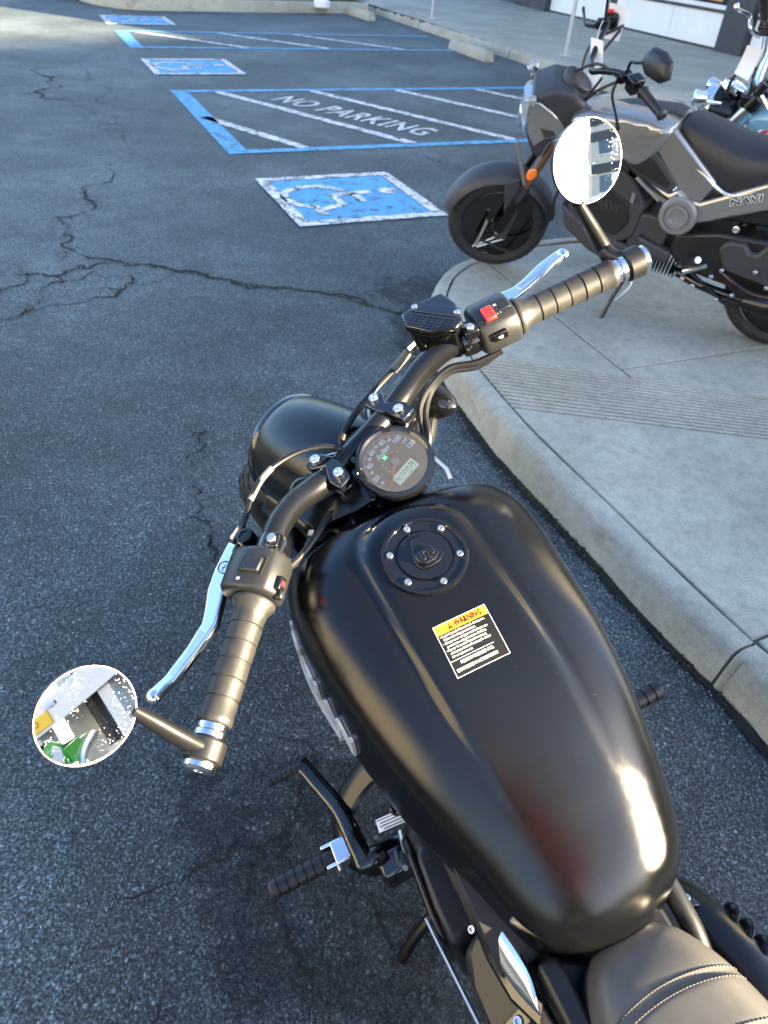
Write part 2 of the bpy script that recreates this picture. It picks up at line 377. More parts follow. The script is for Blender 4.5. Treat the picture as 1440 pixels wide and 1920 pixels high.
def polyline_flat(mb, pts, w, fn, jit=0, rnd=random):
    """ribbon of varying width through 2-D pts, mapped by fn(x, y) -> 3-D"""
    P = [Vector((p[0], p[1])) for p in pts]; L = []; Rr = []
    for i, p in enumerate(P):
        d = (P[min(i + 1, len(P) - 1)] - P[max(i - 1, 0)]).normalized(); nn = Vector((-d.y, d.x))
        ww = (w[i] if isinstance(w, list) else w) * .5
        L.append(p + nn * ww * (1 + jit * rnd.uniform(-1, 1))); Rr.append(p - nn * ww * (1 + jit * rnd.uniform(-1, 1)))
    n = len(P); return mb.add([fn(*q) for q in L] + [fn(*q) for q in Rr], [(i, i + 1, n + i + 1, n + i) for i in range(n - 1)])

# ------------------------------------------------------------------ stall axes (u across the bays, v away from the camera)
YAW = rad(26.27)
EU = V(math.cos(YAW), math.sin(YAW), 0); EV = V(-math.sin(YAW), math.cos(YAW), 0)
def UVp(u, v, z=0): return EU * u + EV * v + V(0, 0, z)
def toUV(p): p = V(p[0], p[1], 0); return p.dot(EU), p.dot(EV)

# ------------------------------------------------------------------ ground
gb = MB().add([(-150, -150, 0), (150, -150, 0), (150, 150, 0), (-150, 150, 0)], [(0, 1, 2, 3)])
struct(build('asphalt_lot', gb, 'asphalt', flat=True))

def quad(mb, a, b, c, d, z): return mb.add([UVp(*a, z), UVp(*b, z), UVp(*c, z), UVp(*d, z)], [(0, 1, 2, 3)])
def line(mb, p, q, w, z):
    p, q = Vector(p), Vector(q); d = (q - p).normalized(); n_ = Vector((-d.y, d.x)) * w / 2
    return quad(mb, p - n_, q - n_, q + n_, p + n_, z)
def edge_line(mb, p, q, w, z, step=.06, jit=.004):
    """painted line with a slightly uneven edge"""
    p, q = Vector(p), Vector(q); n = max(2, int((q - p).length / step)); pts = [p.lerp(q, i / n) for i in range(n + 1)]
    return polyline_flat(mb, pts, w, lambda x, y: UVp(x, y, z), jit=jit / w * 2)

def badge(cx, cy, w=.985, d=.985):
    """blue accessible-parking square with white border and wheelchair symbol; cx,cy = far-left corner in stall axes"""
    mb = MB(); quad(mb, (cx, cy - d), (cx + w, cy - d), (cx + w, cy), (cx, cy), .004)
    struct(build('accessible_bay_badge', mb, 'pblue', flat=True))
    b = MB(); t = .075
    edge_line(b, (cx, cy - t / 2), (cx + w, cy - t / 2), t, .008); edge_line(b, (cx, cy - d + t / 2), (cx + w, cy - d + t / 2), t, .008)
    edge_line(b, (cx + t / 2, cy - t), (cx + t / 2, cy - d + t), t, .008); edge_line(b, (cx + w - t / 2, cy - t), (cx + w - t / 2, cy - d + t), t, .008)
    # symbol: its "up" is +u, its "right" is -v
    S = .78 * d
    def f(x, y): return UVp(cx + w * .5 + (y - .42) * S * 1.0, cy - d * .5 - x * S, .008)
    seg = .085
    polyline_flat(b, [(-.09, .66), (-.05, .30), (.20, .30), (.32, .04), (.42, .08)], seg, f)
    polyline_flat(b, [(-.07, .50), (.16, .50)], seg * .8, f)
    polyline_flat(b, [(-.04 + .29 * math.cos(a), .17 + .29 * math.sin(a)) for a in [rad(112 + k * 11) for k in range(22)]], seg * .9, f)
    hp = [(-.09 + .085 * math.cos(a), .83 + .085 * math.sin(a)) for a in [2 * math.pi * k / 16 for k in range(16)]]
    b.add([f(*q) for q in hp], [tuple(range(16))])
    struct(build('accessible_symbol_paint', b, 'pwhite', flat=True))
for (px, py) in ((-1.067, 5.156), (-3.225, 9.49), (-4.97, 13.0)):
    u, v = toUV((px, py)); badge(u, v)

# striped aisles
def aisle(u0, u1, v0, v1, diags, text=None):
    b = MB(); wd = .10
    edge_line(b, (u0, v0 + wd / 2), (u1, v0 + wd / 2), wd, .004); edge_line(b, (u0, v1 - wd / 2), (u1, v1 - wd / 2), wd, .004)
    edge_line(b, (u0 + .08, v0 + wd), (u0 + .08, v1 - wd), .16, .004)
    struct(build('blue_aisle_line', b, 'pblue2', flat=True))
    w = MB()
    for p, q in diags: edge_line(w, p, q, .10, .004)
    struct(build('white_hatching_line', w, 'pwhite', flat=True))
    if text:
        tb = MB(); a, b_ = Vector(toUV(text[1])), Vector(toUV(text[2])); d = (b_ - a); L = d.length; d.normalize(); n_ = Vector((-d.y, d.x))
        vs, fs = text_mesh(text[0], .44, align='LEFT', spacing=1.12, bold=.008)
        mx = max(v.x for v in vs)
        for v in vs:
            pass
        tb.add([UVp(*(a + d * (v.x / mx * L) + n_ * v.y * 1.0), .005) for v in vs], fs)
        struct(build('stencil_lettering', tb, 'pwhite2', flat=True))
def cl(p, q, v0, v1):
    (u0, w0), (u1, w1) = toUV(p), toUV(q); d = (u1 - u0) / (w1 - w0)
    return (u0 + d * (v0 - w0), v0), (u0 + d * (v1 - w0), v1)
ua0 = toUV((-2.426, 7.872))[0]
a0, a1 = toUV((-1.351, 5.775))[1] - .02, toUV((-2.426, 7.872))[1] + .0
D1 = [cl((-2.0, 8.0), (.042, 6.498), a1 - .1, a0 + .1)]
du = 1.62
(pA, pB) = D1[0]
diags = [(pA, pB)]
(pA, pB) = cl((-1.127, 8.436), (.927, 6.905), a1 - .1, a0 + .1)
stepu = pA[0] - diags[0][0][0]
for k in range(1, 5): diags.append(((diags[0][0][0] + stepu * k, a1 - .1), (diags[0][1][0] + stepu * k, a0 + .1)))
q0, q1 = toUV((-1.839, 6.87)), toUV((-.851, 6.1)); diags.append((q0, (q1[0], a0 + .1)))
diags = [(p, q) for p, q in diags if q[0] < 6.1]
aisle(ua0, 6.0, a0, a1, diags, ('NO PARKING', (-1.36, 7.93), (.13, 6.93)))
ub0 = toUV((-4.246, 11.577))[0]
b0, b1 = toUV((-3.574, 10.218))[1], toUV((-4.246, 11.577))[1]
diags = []
for k in range(7):
    s0 = ub0 + .28 + k * 1.13; diags.append(((s0, b1 - .1), (s0 + 1.22, b0 + .1)))
aisle(ub0, 6.15, b0, b1, [d for d in diags if d[1][0] < 6.1])

# cracks and moss, given as ground polylines
def crack(pts, w, name='asphalt_crack', m_='crack', z=.003, sub=6, jag=.03):
    """fractal polyline with a wandering width and a few side splits"""
    rr = random.Random(int(abs(pts[0][0]) * 9973 + abs(pts[-1][1]) * 7919)); P = [Vector(q) for q in pts]; stp = max(.012, w * .9)
    amp = .16
    while max((P[i + 1] - P[i]).length for i in range(len(P) - 1)) > stp:
        Q = [P[0]]
        for i in range(len(P) - 1):
            a, b_ = P[i], P[i + 1]; L = (b_ - a).length
            if L > stp:
                d = (b_ - a) / L; n_ = Vector((-d.y, d.x)); Q.append(a.lerp(b_, rr.uniform(.38, .62)) + n_ * L * rr.gauss(0, amp))
            Q.append(b_)
        P = Q
    N = len(P); k = .7; ws = []
    for i in range(N):
        k = min(1.35, max(.25, k + rr.gauss(0, .16))); ws.append(w * k * min(1, .2 + 4 * min(i, N - 1 - i) / N))
    b = MB(); F = lambda x, y: V(x, y, z)
    polyline_flat(b, P, ws, F, jit=.35, rnd=rr)
    for _ in range(N // 28):
        i = rr.randrange(2, N - 3); d = (P[i + 1] - P[i]).normalized(); a = rr.choice((-1, 1)) * rr.uniform(.5, 1.3); d = Vector((d.x * math.cos(a) - d.y * math.sin(a), d.x * math.sin(a) + d.y * math.cos(a))); q = [P[i]]
        for s_ in range(rr.randrange(3, 8)): q.append(q[-1] + d * stp * rr.uniform(.7, 1.4) + Vector((rr.gauss(0, stp * .35), rr.gauss(0, stp * .35))))
        polyline_flat(b, q, [w * .55 * (1 - j / len(q)) + .0006 for j in range(len(q))], F, jit=.3, rnd=rr)
    return b
CRK = [
 ([(-2.137, 5.346), (-1.993, 5.005), (-2.064, 4.654), (-1.958, 4.46), (-1.86, 4.308), (-1.925, 4.163), (-1.876, 3.899), (-1.807, 3.747), (-1.73, 3.645), (-1.746, 3.49)], .026),
 ([(-1.73, 3.645), (-1.665, 3.597), (-1.596, 3.56), (-1.456, 3.553), (-1.386, 3.509)], .022),
 ([(-3.828, 8.642), (-3.603, 7.929), (-3.401, 7.585), (-3.314, 7.074), (-3.054, 7.083)], .05),
 ([(-3.054, 7.083), (-2.487, 6.956), (-2.048, 6.901)], .014), ([(-3.598, 8.942), (-2.899, 7.53), (-2.505, 6.62), (-2.048, 5.6)], .008),
 ([(-1.94, 3.266), (-1.785, 3.326), (-1.65, 3.382), (-1.563, 3.435), (-1.412, 3.504)], .022),
 ([(-1.9, 2.70), (-1.725, 2.806), (-1.592, 2.93), (-1.483, 3.02), (-1.37, 3.114), (-1.331, 3.299), (-1.187, 3.342), (-1.136, 3.491)], .02),
 ([(-1.648, 3.234), (-1.579, 3.171)], .014), ([(-1.625, 2.907), (-1.641, 3.048), (-1.667, 3.23), (-1.514, 3.411)], .011),
 ([(-1.842, 3.057), (-1.783, 3.174), (-1.833, 3.316), (-1.89, 3.387)], .012), ([(-1.505, 3.385), (-1.327, 3.367), (-1.311, 3.238), (-1.45, 3.197)], .012),
 ([(-.631, 1.806), (-.59, 1.701), (-.503, 1.56), (-.486, 1.425)], .012), ([(-.135, .79), (-.135, .701), (-.182, .659), (-.246, .607)], .007),
 ([(-.004, .615), (.002, .581), (.051, .537), (.079, .485), (.085, .446), (.073, .393), (.079, .30)], .007),
 ([(-.147, .55), (-.117, .488), (-.066, .432), (-.056, .392), (-.044, .30)], .006),
 ([(-.45, .53), (-.368, .557), (-.327, .575), (-.28, .619), (-.254, .642), (-.216, .667)], .006), ([(-.318, .39), (-.292, .30)], .005),
 ([(-.171, .597), (-.121, .686), (-.107, .83), (-.096, .939)], .008), ([(-.637, 1.864), (-.729, 2.109)], .006), ([(.024, 6.263), (.319, 5.947), (.505, 5.564)], .012)]
for pts, w in CRK: struct(build('asphalt_crack', crack(pts, w * (.62 if w > .012 else .85)), 'crack', flat=True))
MOSS = [(-1.412, 3.504), (-1.271, 3.534), (-1.12, 3.48), (-.835, 3.414), (-.669, 3.381), (-.536, 3.381), (-.347, 3.347), (-.157, 3.264), (.026, 3.178), (.10, 3.12)]
struct(build('asphalt_crack', crack(MOSS, .020), 'crack', flat=True))
def moss_strip(pts, n, spread, s0, s1, z0=0):
    b = MB(); P = catmull([(x, y, 0) for x, y in pts], 80); rr = random.Random(3)
    for i in range(n):
        p = P[min(80, int(rr.random() ** .9 * 80))] + V(rr.gauss(0, spread), rr.gauss(0, spread), z0); s_ = rr.uniform(s0, s1); a = rr.uniform(0, 6.28)
        d = V(math.cos(a), math.sin(a), 0); q = V(-d.y, d.x, 0)
        b.add([p - d * s_, p + q * s_ * .7, p + d * s_ + V(0, 0, s_ * .4), p - q * s_ * .7 + V(0, 0, s_ * .9), p + V(0, 0, s_ * 1.3)], [(0, 1, 4), (1, 2, 4), (2, 3, 4), (3, 0, 4)])
    return b
stuff(build('crack_moss', moss_strip(MOSS, 560, .0055, .002, .0065), 'moss', flat=True))
KB = [(.13, 2.80), (.185, 2.62), (.235, 2.45), (.335, 2.19), (.43, 1.97), (.595, 1.65), (.76, 1.32), (.91, 1.05), (1.13, .55), (1.35, .05)]
def clumps(pts, cl):
    b = MB(); P = catmull([(x, y, 0) for x, y in pts], 120); rr = random.Random(3)
    for (c_, wd, n_) in cl:
        for i in range(n_):
            p = P[min(120, max(0, int(rr.gauss(c_, wd) * 120)))] + V(rr.gauss(0, .006), rr.gauss(0, .006), abs(rr.gauss(0, .004))); s_ = rr.uniform(.002, .006); a = rr.uniform(0, 6.28)
            d = V(math.cos(a), math.sin(a), 0); q = V(-d.y, d.x, 0)
            b.add([p - d * s_, p + q * s_ * .7, p + d * s_ + V(0, 0, s_ * .4), p - q * s_ * .7 + V(0, 0, s_ * .9), p + V(0, 0, s_ * 1.3)], [(0, 1, 4), (1, 2, 4), (2, 3, 4), (3, 0, 4)])
    return b
stuff(build('kerb_moss', clumps([(x - .004, y) for x, y in KB], [(.50, .03, 500), (.58, .02, 260), (.33, .03, 90), (.72, .05, 160), (.86, .02, 200), (.2, .06, 80)]), 'moss', flat=True))
# strip of grit along the kerb foot
gb2 = MB(); polyline_flat(gb2, [(p.x - .012, p.y) for p in catmull([(x, y, 0) for x, y in KB], 60)], .03, lambda x, y: V(x, y, .0065), jit=.5, rnd=random.Random(8)); struct(build('gutter_grit', gb2, 'crack', flat=True))
# darker asphalt band between the kerb and the open lot
DL = [(-.275, 4.005), (-.317, 3.724), (-.274, 3.414), (-.148, 3.128), (-.058, 2.846), (.11, 2.463), (.231, 2.206), (.37, 1.933), (.49, 1.719), (.594, 1.527), (.694, 1.327), (.799, 1.126), (.895, .972), (1.1, .60), (1.4, 0)]
DR = [(.33, 4.2), (.36, 3.9), (.35, 3.6), (.3, 3.3), (.25, 3.0), (.30, 2.6), (.36, 2.3), (.46, 2.05), (.58, 1.80), (.68, 1.60), (.78, 1.40), (.89, 1.20), (1.0, 1.0), (1.22, .55), (1.5, 0)]
def darkened(DLs, DRs, fr=(-.25, .25, .6, 1.0)):
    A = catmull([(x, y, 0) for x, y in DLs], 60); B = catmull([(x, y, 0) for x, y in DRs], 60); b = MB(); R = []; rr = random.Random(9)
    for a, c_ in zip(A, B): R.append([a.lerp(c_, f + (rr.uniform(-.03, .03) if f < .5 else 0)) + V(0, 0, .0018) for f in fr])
    b.rings(R, close=False, caps=False); o = build('darkened_patch', b, 'darkened', flat=True)
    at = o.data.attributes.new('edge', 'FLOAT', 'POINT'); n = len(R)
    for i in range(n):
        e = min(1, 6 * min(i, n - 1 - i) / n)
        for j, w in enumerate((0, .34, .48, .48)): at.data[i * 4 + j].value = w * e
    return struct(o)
darkened(DL, DR)
darkened([(-.62, .92), (-.50, .74), (-.36, .60), (-.28, .45), (-.22, .25)], [(.25, .95), (.3, .80), (.35, .62), (.4, .45), (.42, .25)], (-.15, .12, .7, 1.0))  # bike shadow and window-light mottling painted into the asphalt colour here

# loose grit in the gutter and on the lot
def grit(n):
    b = MB(); rr = random.Random(21); P = catmull([(x, y, 0) for x, y in KB], 90)
    for i in range(n):
        if i % 3: p = P[rr.randrange(91)] + V(-abs(rr.gauss(.02, .05)), rr.gauss(0, .02), 0); s_ = rr.uniform(.0012, .0038)
        else: p = V(rr.uniform(-1.6, .7), rr.uniform(.25, 3.2), 0); s_ = rr.uniform(.0010, .0026)
        o = [V(rr.uniform(.6, 1.1) * s_ * math.cos(a), rr.uniform(.6, 1.1) * s_ * math.sin(a), 0) for a in (0, 1.3, 2.5, 3.8, 5.1)]
        b.add([p + q + V(0, 0, .0015) for q in o] + [p + q * .6 + V(0, 0, .0015 + s_ * rr.uniform(.7, 1.1)) for q in o], [(k, (k + 1) % 5, 5 + (k + 1) % 5, 5 + k) for k in range(5)] + [(5, 6, 7, 8, 9)])
    return b
stuff(build('loose_grit', grit(1500), mat('grit_stone', (.16, .155, .145), .9, noise=(30, 0, (.30, .29, .27))), flat=True))

# ------------------------------------------------------------------ concrete island beside the bike
ZT = .13
def clip(poly, p, d, keep_left=True):
    """half-plane clip; line through p along d"""
    n_ = Vector((-d[1], d[0])) * (1 if keep_left else -1); out = []
    for i in range(len(poly)):
        a, b = Vector(poly[i]), Vector(poly[(i + 1) % len(poly)]); da, db = (a - Vector(p)).dot(n_), (b - Vector(p)).dot(n_)
        if da >= 0: out.append(a)
        if da * db < 0: out.append(a.lerp(b, da / (da - db)))
    return out
def shrink(poly, w):
    c = sum((Vector(p) for p in poly), Vector((0, 0))) / len(poly); out = [Vector(p) for p in poly]; n = len(poly)
    area = sum(Vector(poly[i]).cross(Vector(poly[(i + 1) % n])) for i in range(n)); sg = 1 if area > 0 else -1
    res = [Vector(p) for p in poly]
    for i in range(n):
        a, b = Vector(poly[i]), Vector(poly[(i + 1) % n]); d = (b - a)
        if d.length < 1e-5: continue
        d.normalize(); nn = Vector((-d.y, d.x)) * sg; res = clip(res, a + nn * w, d * sg)
        if len(res) < 3: return res
    return res
def slab_piece(name, poly, parent, gap=.004, top=ZT, bot=.0, m_='concrete', bev=.004, dz=0):
    q = shrink(poly, gap)
    if len(q) < 3: return None
    b = MB().prism([(p.x, p.y, bot) for p in q], (0, 0, top + dz - bot))
    return build(name, b, m_, parent, bevel=bev, seg=1, ang=25)
O = [(4.2, 5.55), (1.4, 4.33), (.893, 4.122), (.576, 3.945), (.36, 3.72), (.247, 3.575), (.165, 3.40), (.125, 3.2), (.115, 3.0), (.13, 2.80), (.185, 2.62), (.235, 2.45), (.335, 2.19), (.43, 1.97), (.595, 1.65), (.76, 1.32), (.91, 1.05), (1.13, .55), (1.6, -.5), (3.4, -4.6)]
KW = .088
def offs(i):
    a = Vector(O[max(i - 1, 0)]); b = Vector(O[min(i + 1, len(O) - 1)]); d = (b - a).normalized(); return Vector(O[i]) + Vector((-d.y, d.x)) * KW
I = [offs(i) for i in range(len(O))]
base = MB().prism([(p[0], p[1], -.01) for p in [I[0]] + I[1:] + [Vector((9, -4.6)), Vector((9, 7.7))]], (0, 0, ZT - .007 + .01))
island = struct(build('concrete_island', base, 'joint'))
# kerb stones: split at a joint every so often, rounded nose
def kerb_run(i0, f0, i1, f1):
    ps = [Vector(O[i0]).lerp(Vector(O[i0 + 1]), f0)] + [Vector(O[k]) for k in range(i0 + 1, i1 + 1)] + ([Vector(O[i1]).lerp(Vector(O[i1 + 1]), f1)] if f1 > 0 else [])
    qs = [I[i0].lerp(I[i0 + 1], f0)] + [I[k] for k in range(i0 + 1, i1 + 1)] + ([I[i1].lerp(I[i1 + 1], f1)] if f1 > 0 else [])
    d0 = (ps[1] - ps[0]).normalized() * .004; d1 = (ps[-1] - ps[-2]).normalized() * .004
    ps[0] = ps[0] + d0; qs[0] = qs[0] + d0; ps[-1] = ps[-1] - d1; qs[-1] = qs[-1] - d1
    prof = [(0, -.005), (.010, .06), (.019, .106), (.026, .119), (.038, .127), (.050, ZT), (KW - .004, ZT), (KW - .003, -.005)]
    # resample the run so the nose stays round and can wobble slightly
    n = max(2, int(sum((ps[k + 1] - ps[k]).length for k in range(len(ps) - 1)) / .05))
    P3 = catmull([(p.x, p.y, 0) for p in ps], n); Q3 = catmull([(q.x, q.y, 0) for q in qs], n); rr = random.Random(i0)
    R = []
    for p, q in zip(P3, Q3):
        d = (q - p).normalized(); w = rr.uniform(-.003, .003)
        R.append([p + d * (h + (w if k < 4 else 0)) + V(0, 0, z) for k, (h, z) in enumerate(prof)])
    return MB().rings(R)
for a in ((1, .0, 4, .5), (4, .5, 9, .2), (9, .2, 15, .66), (15, .66, 17, .6), (17, .6, 18, .9)):
    build('kerb_stone', kerb_run(*a), 'concrete', island, ang=50)
inner = [Vector(p) for p in I[1:]] + [Vector((9, -4.6)), Vector((9, 7.7)), Vector((4.2, 5.6))]
G1 = Vector((.414, 2.57)); dG = (Vector((1.422, 2.428)) - G1).normalized()
G2 = Vector((.614, 2.192)); dG2 = (Vector((1.315, 2.134)) - G2).normalized()
J3 = Vector((.447, 3.546)); dJ3 = (Vector((.889, 2.562)) - J3).normalized()
J4 = Vector((.889, 2.562)); dJ4 = (Vector((1.584, 2.875)) - J4).normalized()
up = clip(inner, G1, dG, True); dn = clip(inner, G2, dG2, False); mid = clip(clip(inner, G1, dG, False), G2, dG2, True)
A_ = clip(up, J3, dJ3, False); B_ = clip(up, J3, dJ3, True)
B1 = clip(B_, J4, dJ4, True); B2 = clip(B_, J4, dJ4, False)
slab_piece('pavement_slab', A_, island); 
NB = Vector((2.6, 3.33)); dNB = Vector((-dJ4.y, dJ4.x))
slab_piece('pavement_slab', clip(B1, NB, dNB, True), island); slab_piece('pavement_slab', clip(B1, NB, dNB, False), island)
slab_piece('pavement_slab', B2, island)
NG = 14
for k in range(NG):
    f0, f1 = k / NG, (k + 1) / NG
    p0, d0 = G1.lerp(G2, f0), dG.lerp(dG2, f0); p1, d1 = G1.lerp(G2, f1), dG.lerp(dG2, f1)
    s_ = clip(clip(mid, p0, d0, False), p1, d1, True); s_ = clip(s_, Vector((3.0, 0)), Vector((0, 1)), True)
    slab_piece('grooved_strip', s_, island, gap=.0042, bev=.0025)
s_ = clip(mid, Vector((3.0, 0)), Vector((0, 1)), False); slab_piece('pavement_slab', s_, island)
J5 = Vector((.798, 1.119)); dJ5 = (Vector((.979, 1.212)) - J5).normalized()
c = dn; k = 0
while k < 4:
    p = J5 + Vector((.42, -.91)) * 1.5 * k; slab_piece('pavement_slab', clip(c, p, dJ5, True), island); c = clip(c, p, dJ5, False); k += 1
slab_piece('pavement_slab', c, island)

# ------------------------------------------------------------------ footway in front of the shop wall
FA = V(2.578, 18.072, 0); FD = V(.4237, -.9058, 0); FN = V(-.9058, -.4237, 0)   # wall line, its direction, its normal towards the lot
def FP(s, off=0, z=0): return FA + FD * s + FN * off + V(0, 0, z)
fw = MB().prism([FP(-6, 4.2, -.01), FP(-2, 3.95, -.01), FP(8, 3.7, -.01), FP(14.0, 3.45, -.01), FP(14.0, -.0, -.01), FP(-6, 0, -.01)], (0, 0, ZT - .006 + .01))
foot = struct(build('footway', fw, 'joint'))
def koff(s): return interp([-6, -2, 8, 14], [4.2, 3.95, 3.75, 3.6], s)
rr = random.Random(5)
for i in range(13):
    s0, s1 = -5.5 + i * 1.5, -5.5 + (i + 1) * 1.5
    for (o0, o1) in ((0, .5), (.5, 1.0)):
        slab_piece('pavement_slab', [Vector(FP(s0, o0 * (koff(s0) - .16) + .02)[:2]), Vector(FP(s1, o0 * (koff(s1) - .16) + .02)[:2]), Vector(FP(s1, o1 * (koff(s1) - .16))[:2]), Vector(FP(s0, o1 * (koff(s0) - .16))[:2])][::-1], foot, gap=.005, m_='concrete2', dz=rr.uniform(-.002, .002))
    b = MB(); n = 10; R = []
    for q in range(n + 1):
        s_ = s0 + .006 + (s1 - s0 - .012) * q / n; w = rr.uniform(-.012, .012); ko = koff(s_)
        R.append([FP(s_, ko + .02 + w, -.005), FP(s_, ko + .005 + w, .07), FP(s_, ko - .02 + w, .115), FP(s_, ko - .05, ZT), FP(s_, ko - .16, ZT), FP(s_, ko - .16, -.005)])
    build('kerb_stone', b.rings(R), 'concrete2', foot, ang=50)
# planter bed at the far end
pl = MB().prism([(-9, 15.6, 0), (-6.3, 14.95, 0), (-5.4, 14.35, 0), (-4.86, 14.1, 0), (-3.5, 14.8, 0), (-1.35, 16.2, 0), (-.9, 17.2, 0), (-2.5, 24, 0), (-9, 24, 0)], (0, 0, .10))
bed = struct(build('planter_bed', pl, 'soil'))
kp = [(-9, 15.6), (-6.3, 14.9), (-5.45, 14.28), (-4.86, 14.03), (-4.3, 14.25), (-3.5, 14.75), (-2.4, 15.45), (-1.4, 16.12), (-1.05, 16.2)]
P3 = catmull([(x, y, 0) for x, y in kp], 64)
for i in range(8):
    R = []
    for p, nx in zip(P3[i * 8:i * 8 + 9], P3[i * 8 + 1:i * 8 + 10] + [P3[-1] + (P3[-1] - P3[-2])]):
        d = (nx - p).normalized(); q = V(-d.y, d.x, 0); w = rr.uniform(-.012, .012)
        R.append([p - q * (.01 + w) + V(0, 0, -.005), p - q * w + V(0, 0, .12), p + q * .03 + V(0, 0, .165), p + q * .15 + V(0, 0, .165), p + q * .15 + V(0, 0, -.005)])
    build('kerb_stone', MB().rings(R), 'concrete2', bed, ang=50)
gcv = MB(); rr = random.Random(11)
for i in range(5200):
    x = rr.uniform(-6, -1.2); y = rr.uniform(14.6, 18.0)
    if y < interp([-6, -4.86, -3.5, -1.2], [15.1, 14.3, 15.0, 16.5], x) + .12: continue
    h = .10 + abs(rr.gauss(0, .06)); s_ = rr.uniform(.015, .05); a = rr.uniform(0, 6.28); d = V(math.cos(a), math.sin(a), rr.uniform(-.5, .6)).normalized(); q = d.cross(V(rr.uniform(-1, 1), rr.uniform(-1, 1), 1)).normalized()
    p = V(x, y, h); gcv.add([p - d * s_, p + q * s_ * .5, p + d * s_, p - q * s_ * .5], [(0, 1, 2, 3)])
stuff(build('ground_cover', gcv, 'leaf', flat=True))
lb = MB().prism([FP(-6.2, -6, 0), FP(-6.2, 5.2, 0), FP(-12, 5.2, 0), FP(-12, -6, 0)], (0, 0, .12)); struct(build('lawn', lb, 'lawn'))
def blades(n, s0, s1, o0, o1, z):
    b = MB(); rr = random.Random(2)
    for i in range(n):
        p = FP(rr.uniform(s0, s1), rr.uniform(o0, o1), z); a = rr.uniform(0, 6.28); d = V(math.cos(a), math.sin(a), 0) * .012
        b.add([p - d, p + d, p + V(rr.gauss(0, .02), rr.gauss(0, .02), rr.uniform(.05, .11))], [(0, 1, 2)])
    return b
stuff(build('lawn_grass', blades(5000, -8.5, -6.2, -1, 5, .12), 'lawn', flat=True))

# concrete wheel stops
def wheel_stop(p0, p1, label):
    p0, p1 = V(*p0, 0), V(*p1, 0); d = (p1 - p0).normalized(); q = V(-d.y, d.x, 0); L = (p1 - p0).length; rr = random.Random(4); R = []
    prof = [(-.085, 0), (-.085, .05), (-.06, .115), (-.04, .128), (.04, .128), (.06, .115), (.085, .05), (.085, 0)]
    for i in range(15):
        f = i / 14; k = .90 if i in (0, 14) else 1
        R.append([p0 + d * L * f + q * (h * k + rr.uniform(-.006, .006)) + V(0, 0, z * k + (rr.uniform(-.006, .006) if z else .0)) for h, z in prof])
    return tag(build('wheel_stop', MB().rings(R), 'concrete2', ang=40), label, 'wheel stop', 'concrete wheel stops')
wheel_stop((.47, 12.50), (.93, 11.45), 'pitted concrete wheel stop at the end of the far blue aisle, near the footway kerb')
wheel_stop((-1.40, 16.1), (-.92, 15.2), 'small pale wheel stop against the planter kerb in the far corner')

# posts
def sign_post(p, h, r, label):
    e = empty('metal_post', p); tag(e, label, 'post', 'grey metal posts along the footway')
    build('shaft', MB().tube([(0, 0, 0), (0, 0, h)], r, 14), 'postg', e)
    build('base_plate', MB().box((0, 0, .006), (.14, .14, .012)), 'postg', e, bevel=.002)
    for sx in (-1, 1):
        for sy in (-1, 1): build('bolt', MB().cyl((sx * .05, sy * .05, .01), (sx * .05, sy * .05, .022), .009, 6), 'steel', e)
    pb = MB().box((0, -r - .006, h - .32), (.30, .004, .45)); build('sign_plate', pb, 'pblue' if False else K['frame'], e, bevel=.004)
    return e
sign_post((1.96, 11.50, ZT), 2.3, .028, 'thin grey metal post on the footway edge, just left of the grey mini motorcycle handlebar')
sign_post((.14, 14.93, ZT), 2.3, .025, 'thin grey post standing far off on the kerb above the far aisle')
lp = empty('lamp_column', (-1.86, 15.72, .10)); tag(lp, 'pale round lamp column base in the far planter behind the small wheel stop', 'lamp post')
build('shaft', MB().tube([(0, 0, 0), (0, 0, 5.5)], [.105, .07], 20), K['frame'], lp)
build('base_collar', MB().lathe([(.15, 0), (.15, .08), (.11, .12)], (0, 0, 0), (0, 0, 1)), K['frame'], lp)
build('lamp_head', MB().box((.25, 0, 5.5), (.6, .22, .09)), 'column', lp, bevel=.02)

# chain-link fence beyond the lawn
fe = empty('mesh_fence', FP(-1, .0, ZT)); tag(fe, 'dark chain-link fence panel beside the end of the white wall', 'fence')
inv = fe.matrix_world.inverted() if False else Matrix.Translation(-FP(-1, 0, ZT))
fb = MB(); 
for i in range(60):
    for sg in (-1, 1):
        s0 = -6 + i * .09
        if sg > 0: fb.tube([FP(s0, .05, ZT), FP(min(s0 + 1.2, -.6), .05, ZT + min(1.2, -.6 - s0))], .0022, 4)
        else: fb.tube([FP(s0, .053, ZT + 1.2), FP(min(s0 + 1.2, -.6), .053, ZT + 1.2 - min(1.2, -.6 - s0))], .0022, 4)
o_ = build('wire_mesh', fb.xf(inv), 'postg', fe); stuff(o_)
for s_ in (-6, -4.2, -2.4): build('fence_post', MB().tube([FP(s_, .05, ZT - .02), FP(s_, .05, ZT + 1.3)], .03, 10).xf(inv), 'postg', fe)
build('top_rail', MB().tube([FP(-6, .05, ZT + 1.24), FP(-.6, .05, ZT + 1.24)], .02, 8).xf(inv), 'postg', fe)
build('privacy_screen', MB().box(FP(-3.3, .02, ZT + .62), (5.4, .01, 1.2), FD, FN).xf(inv), 'bin', fe)

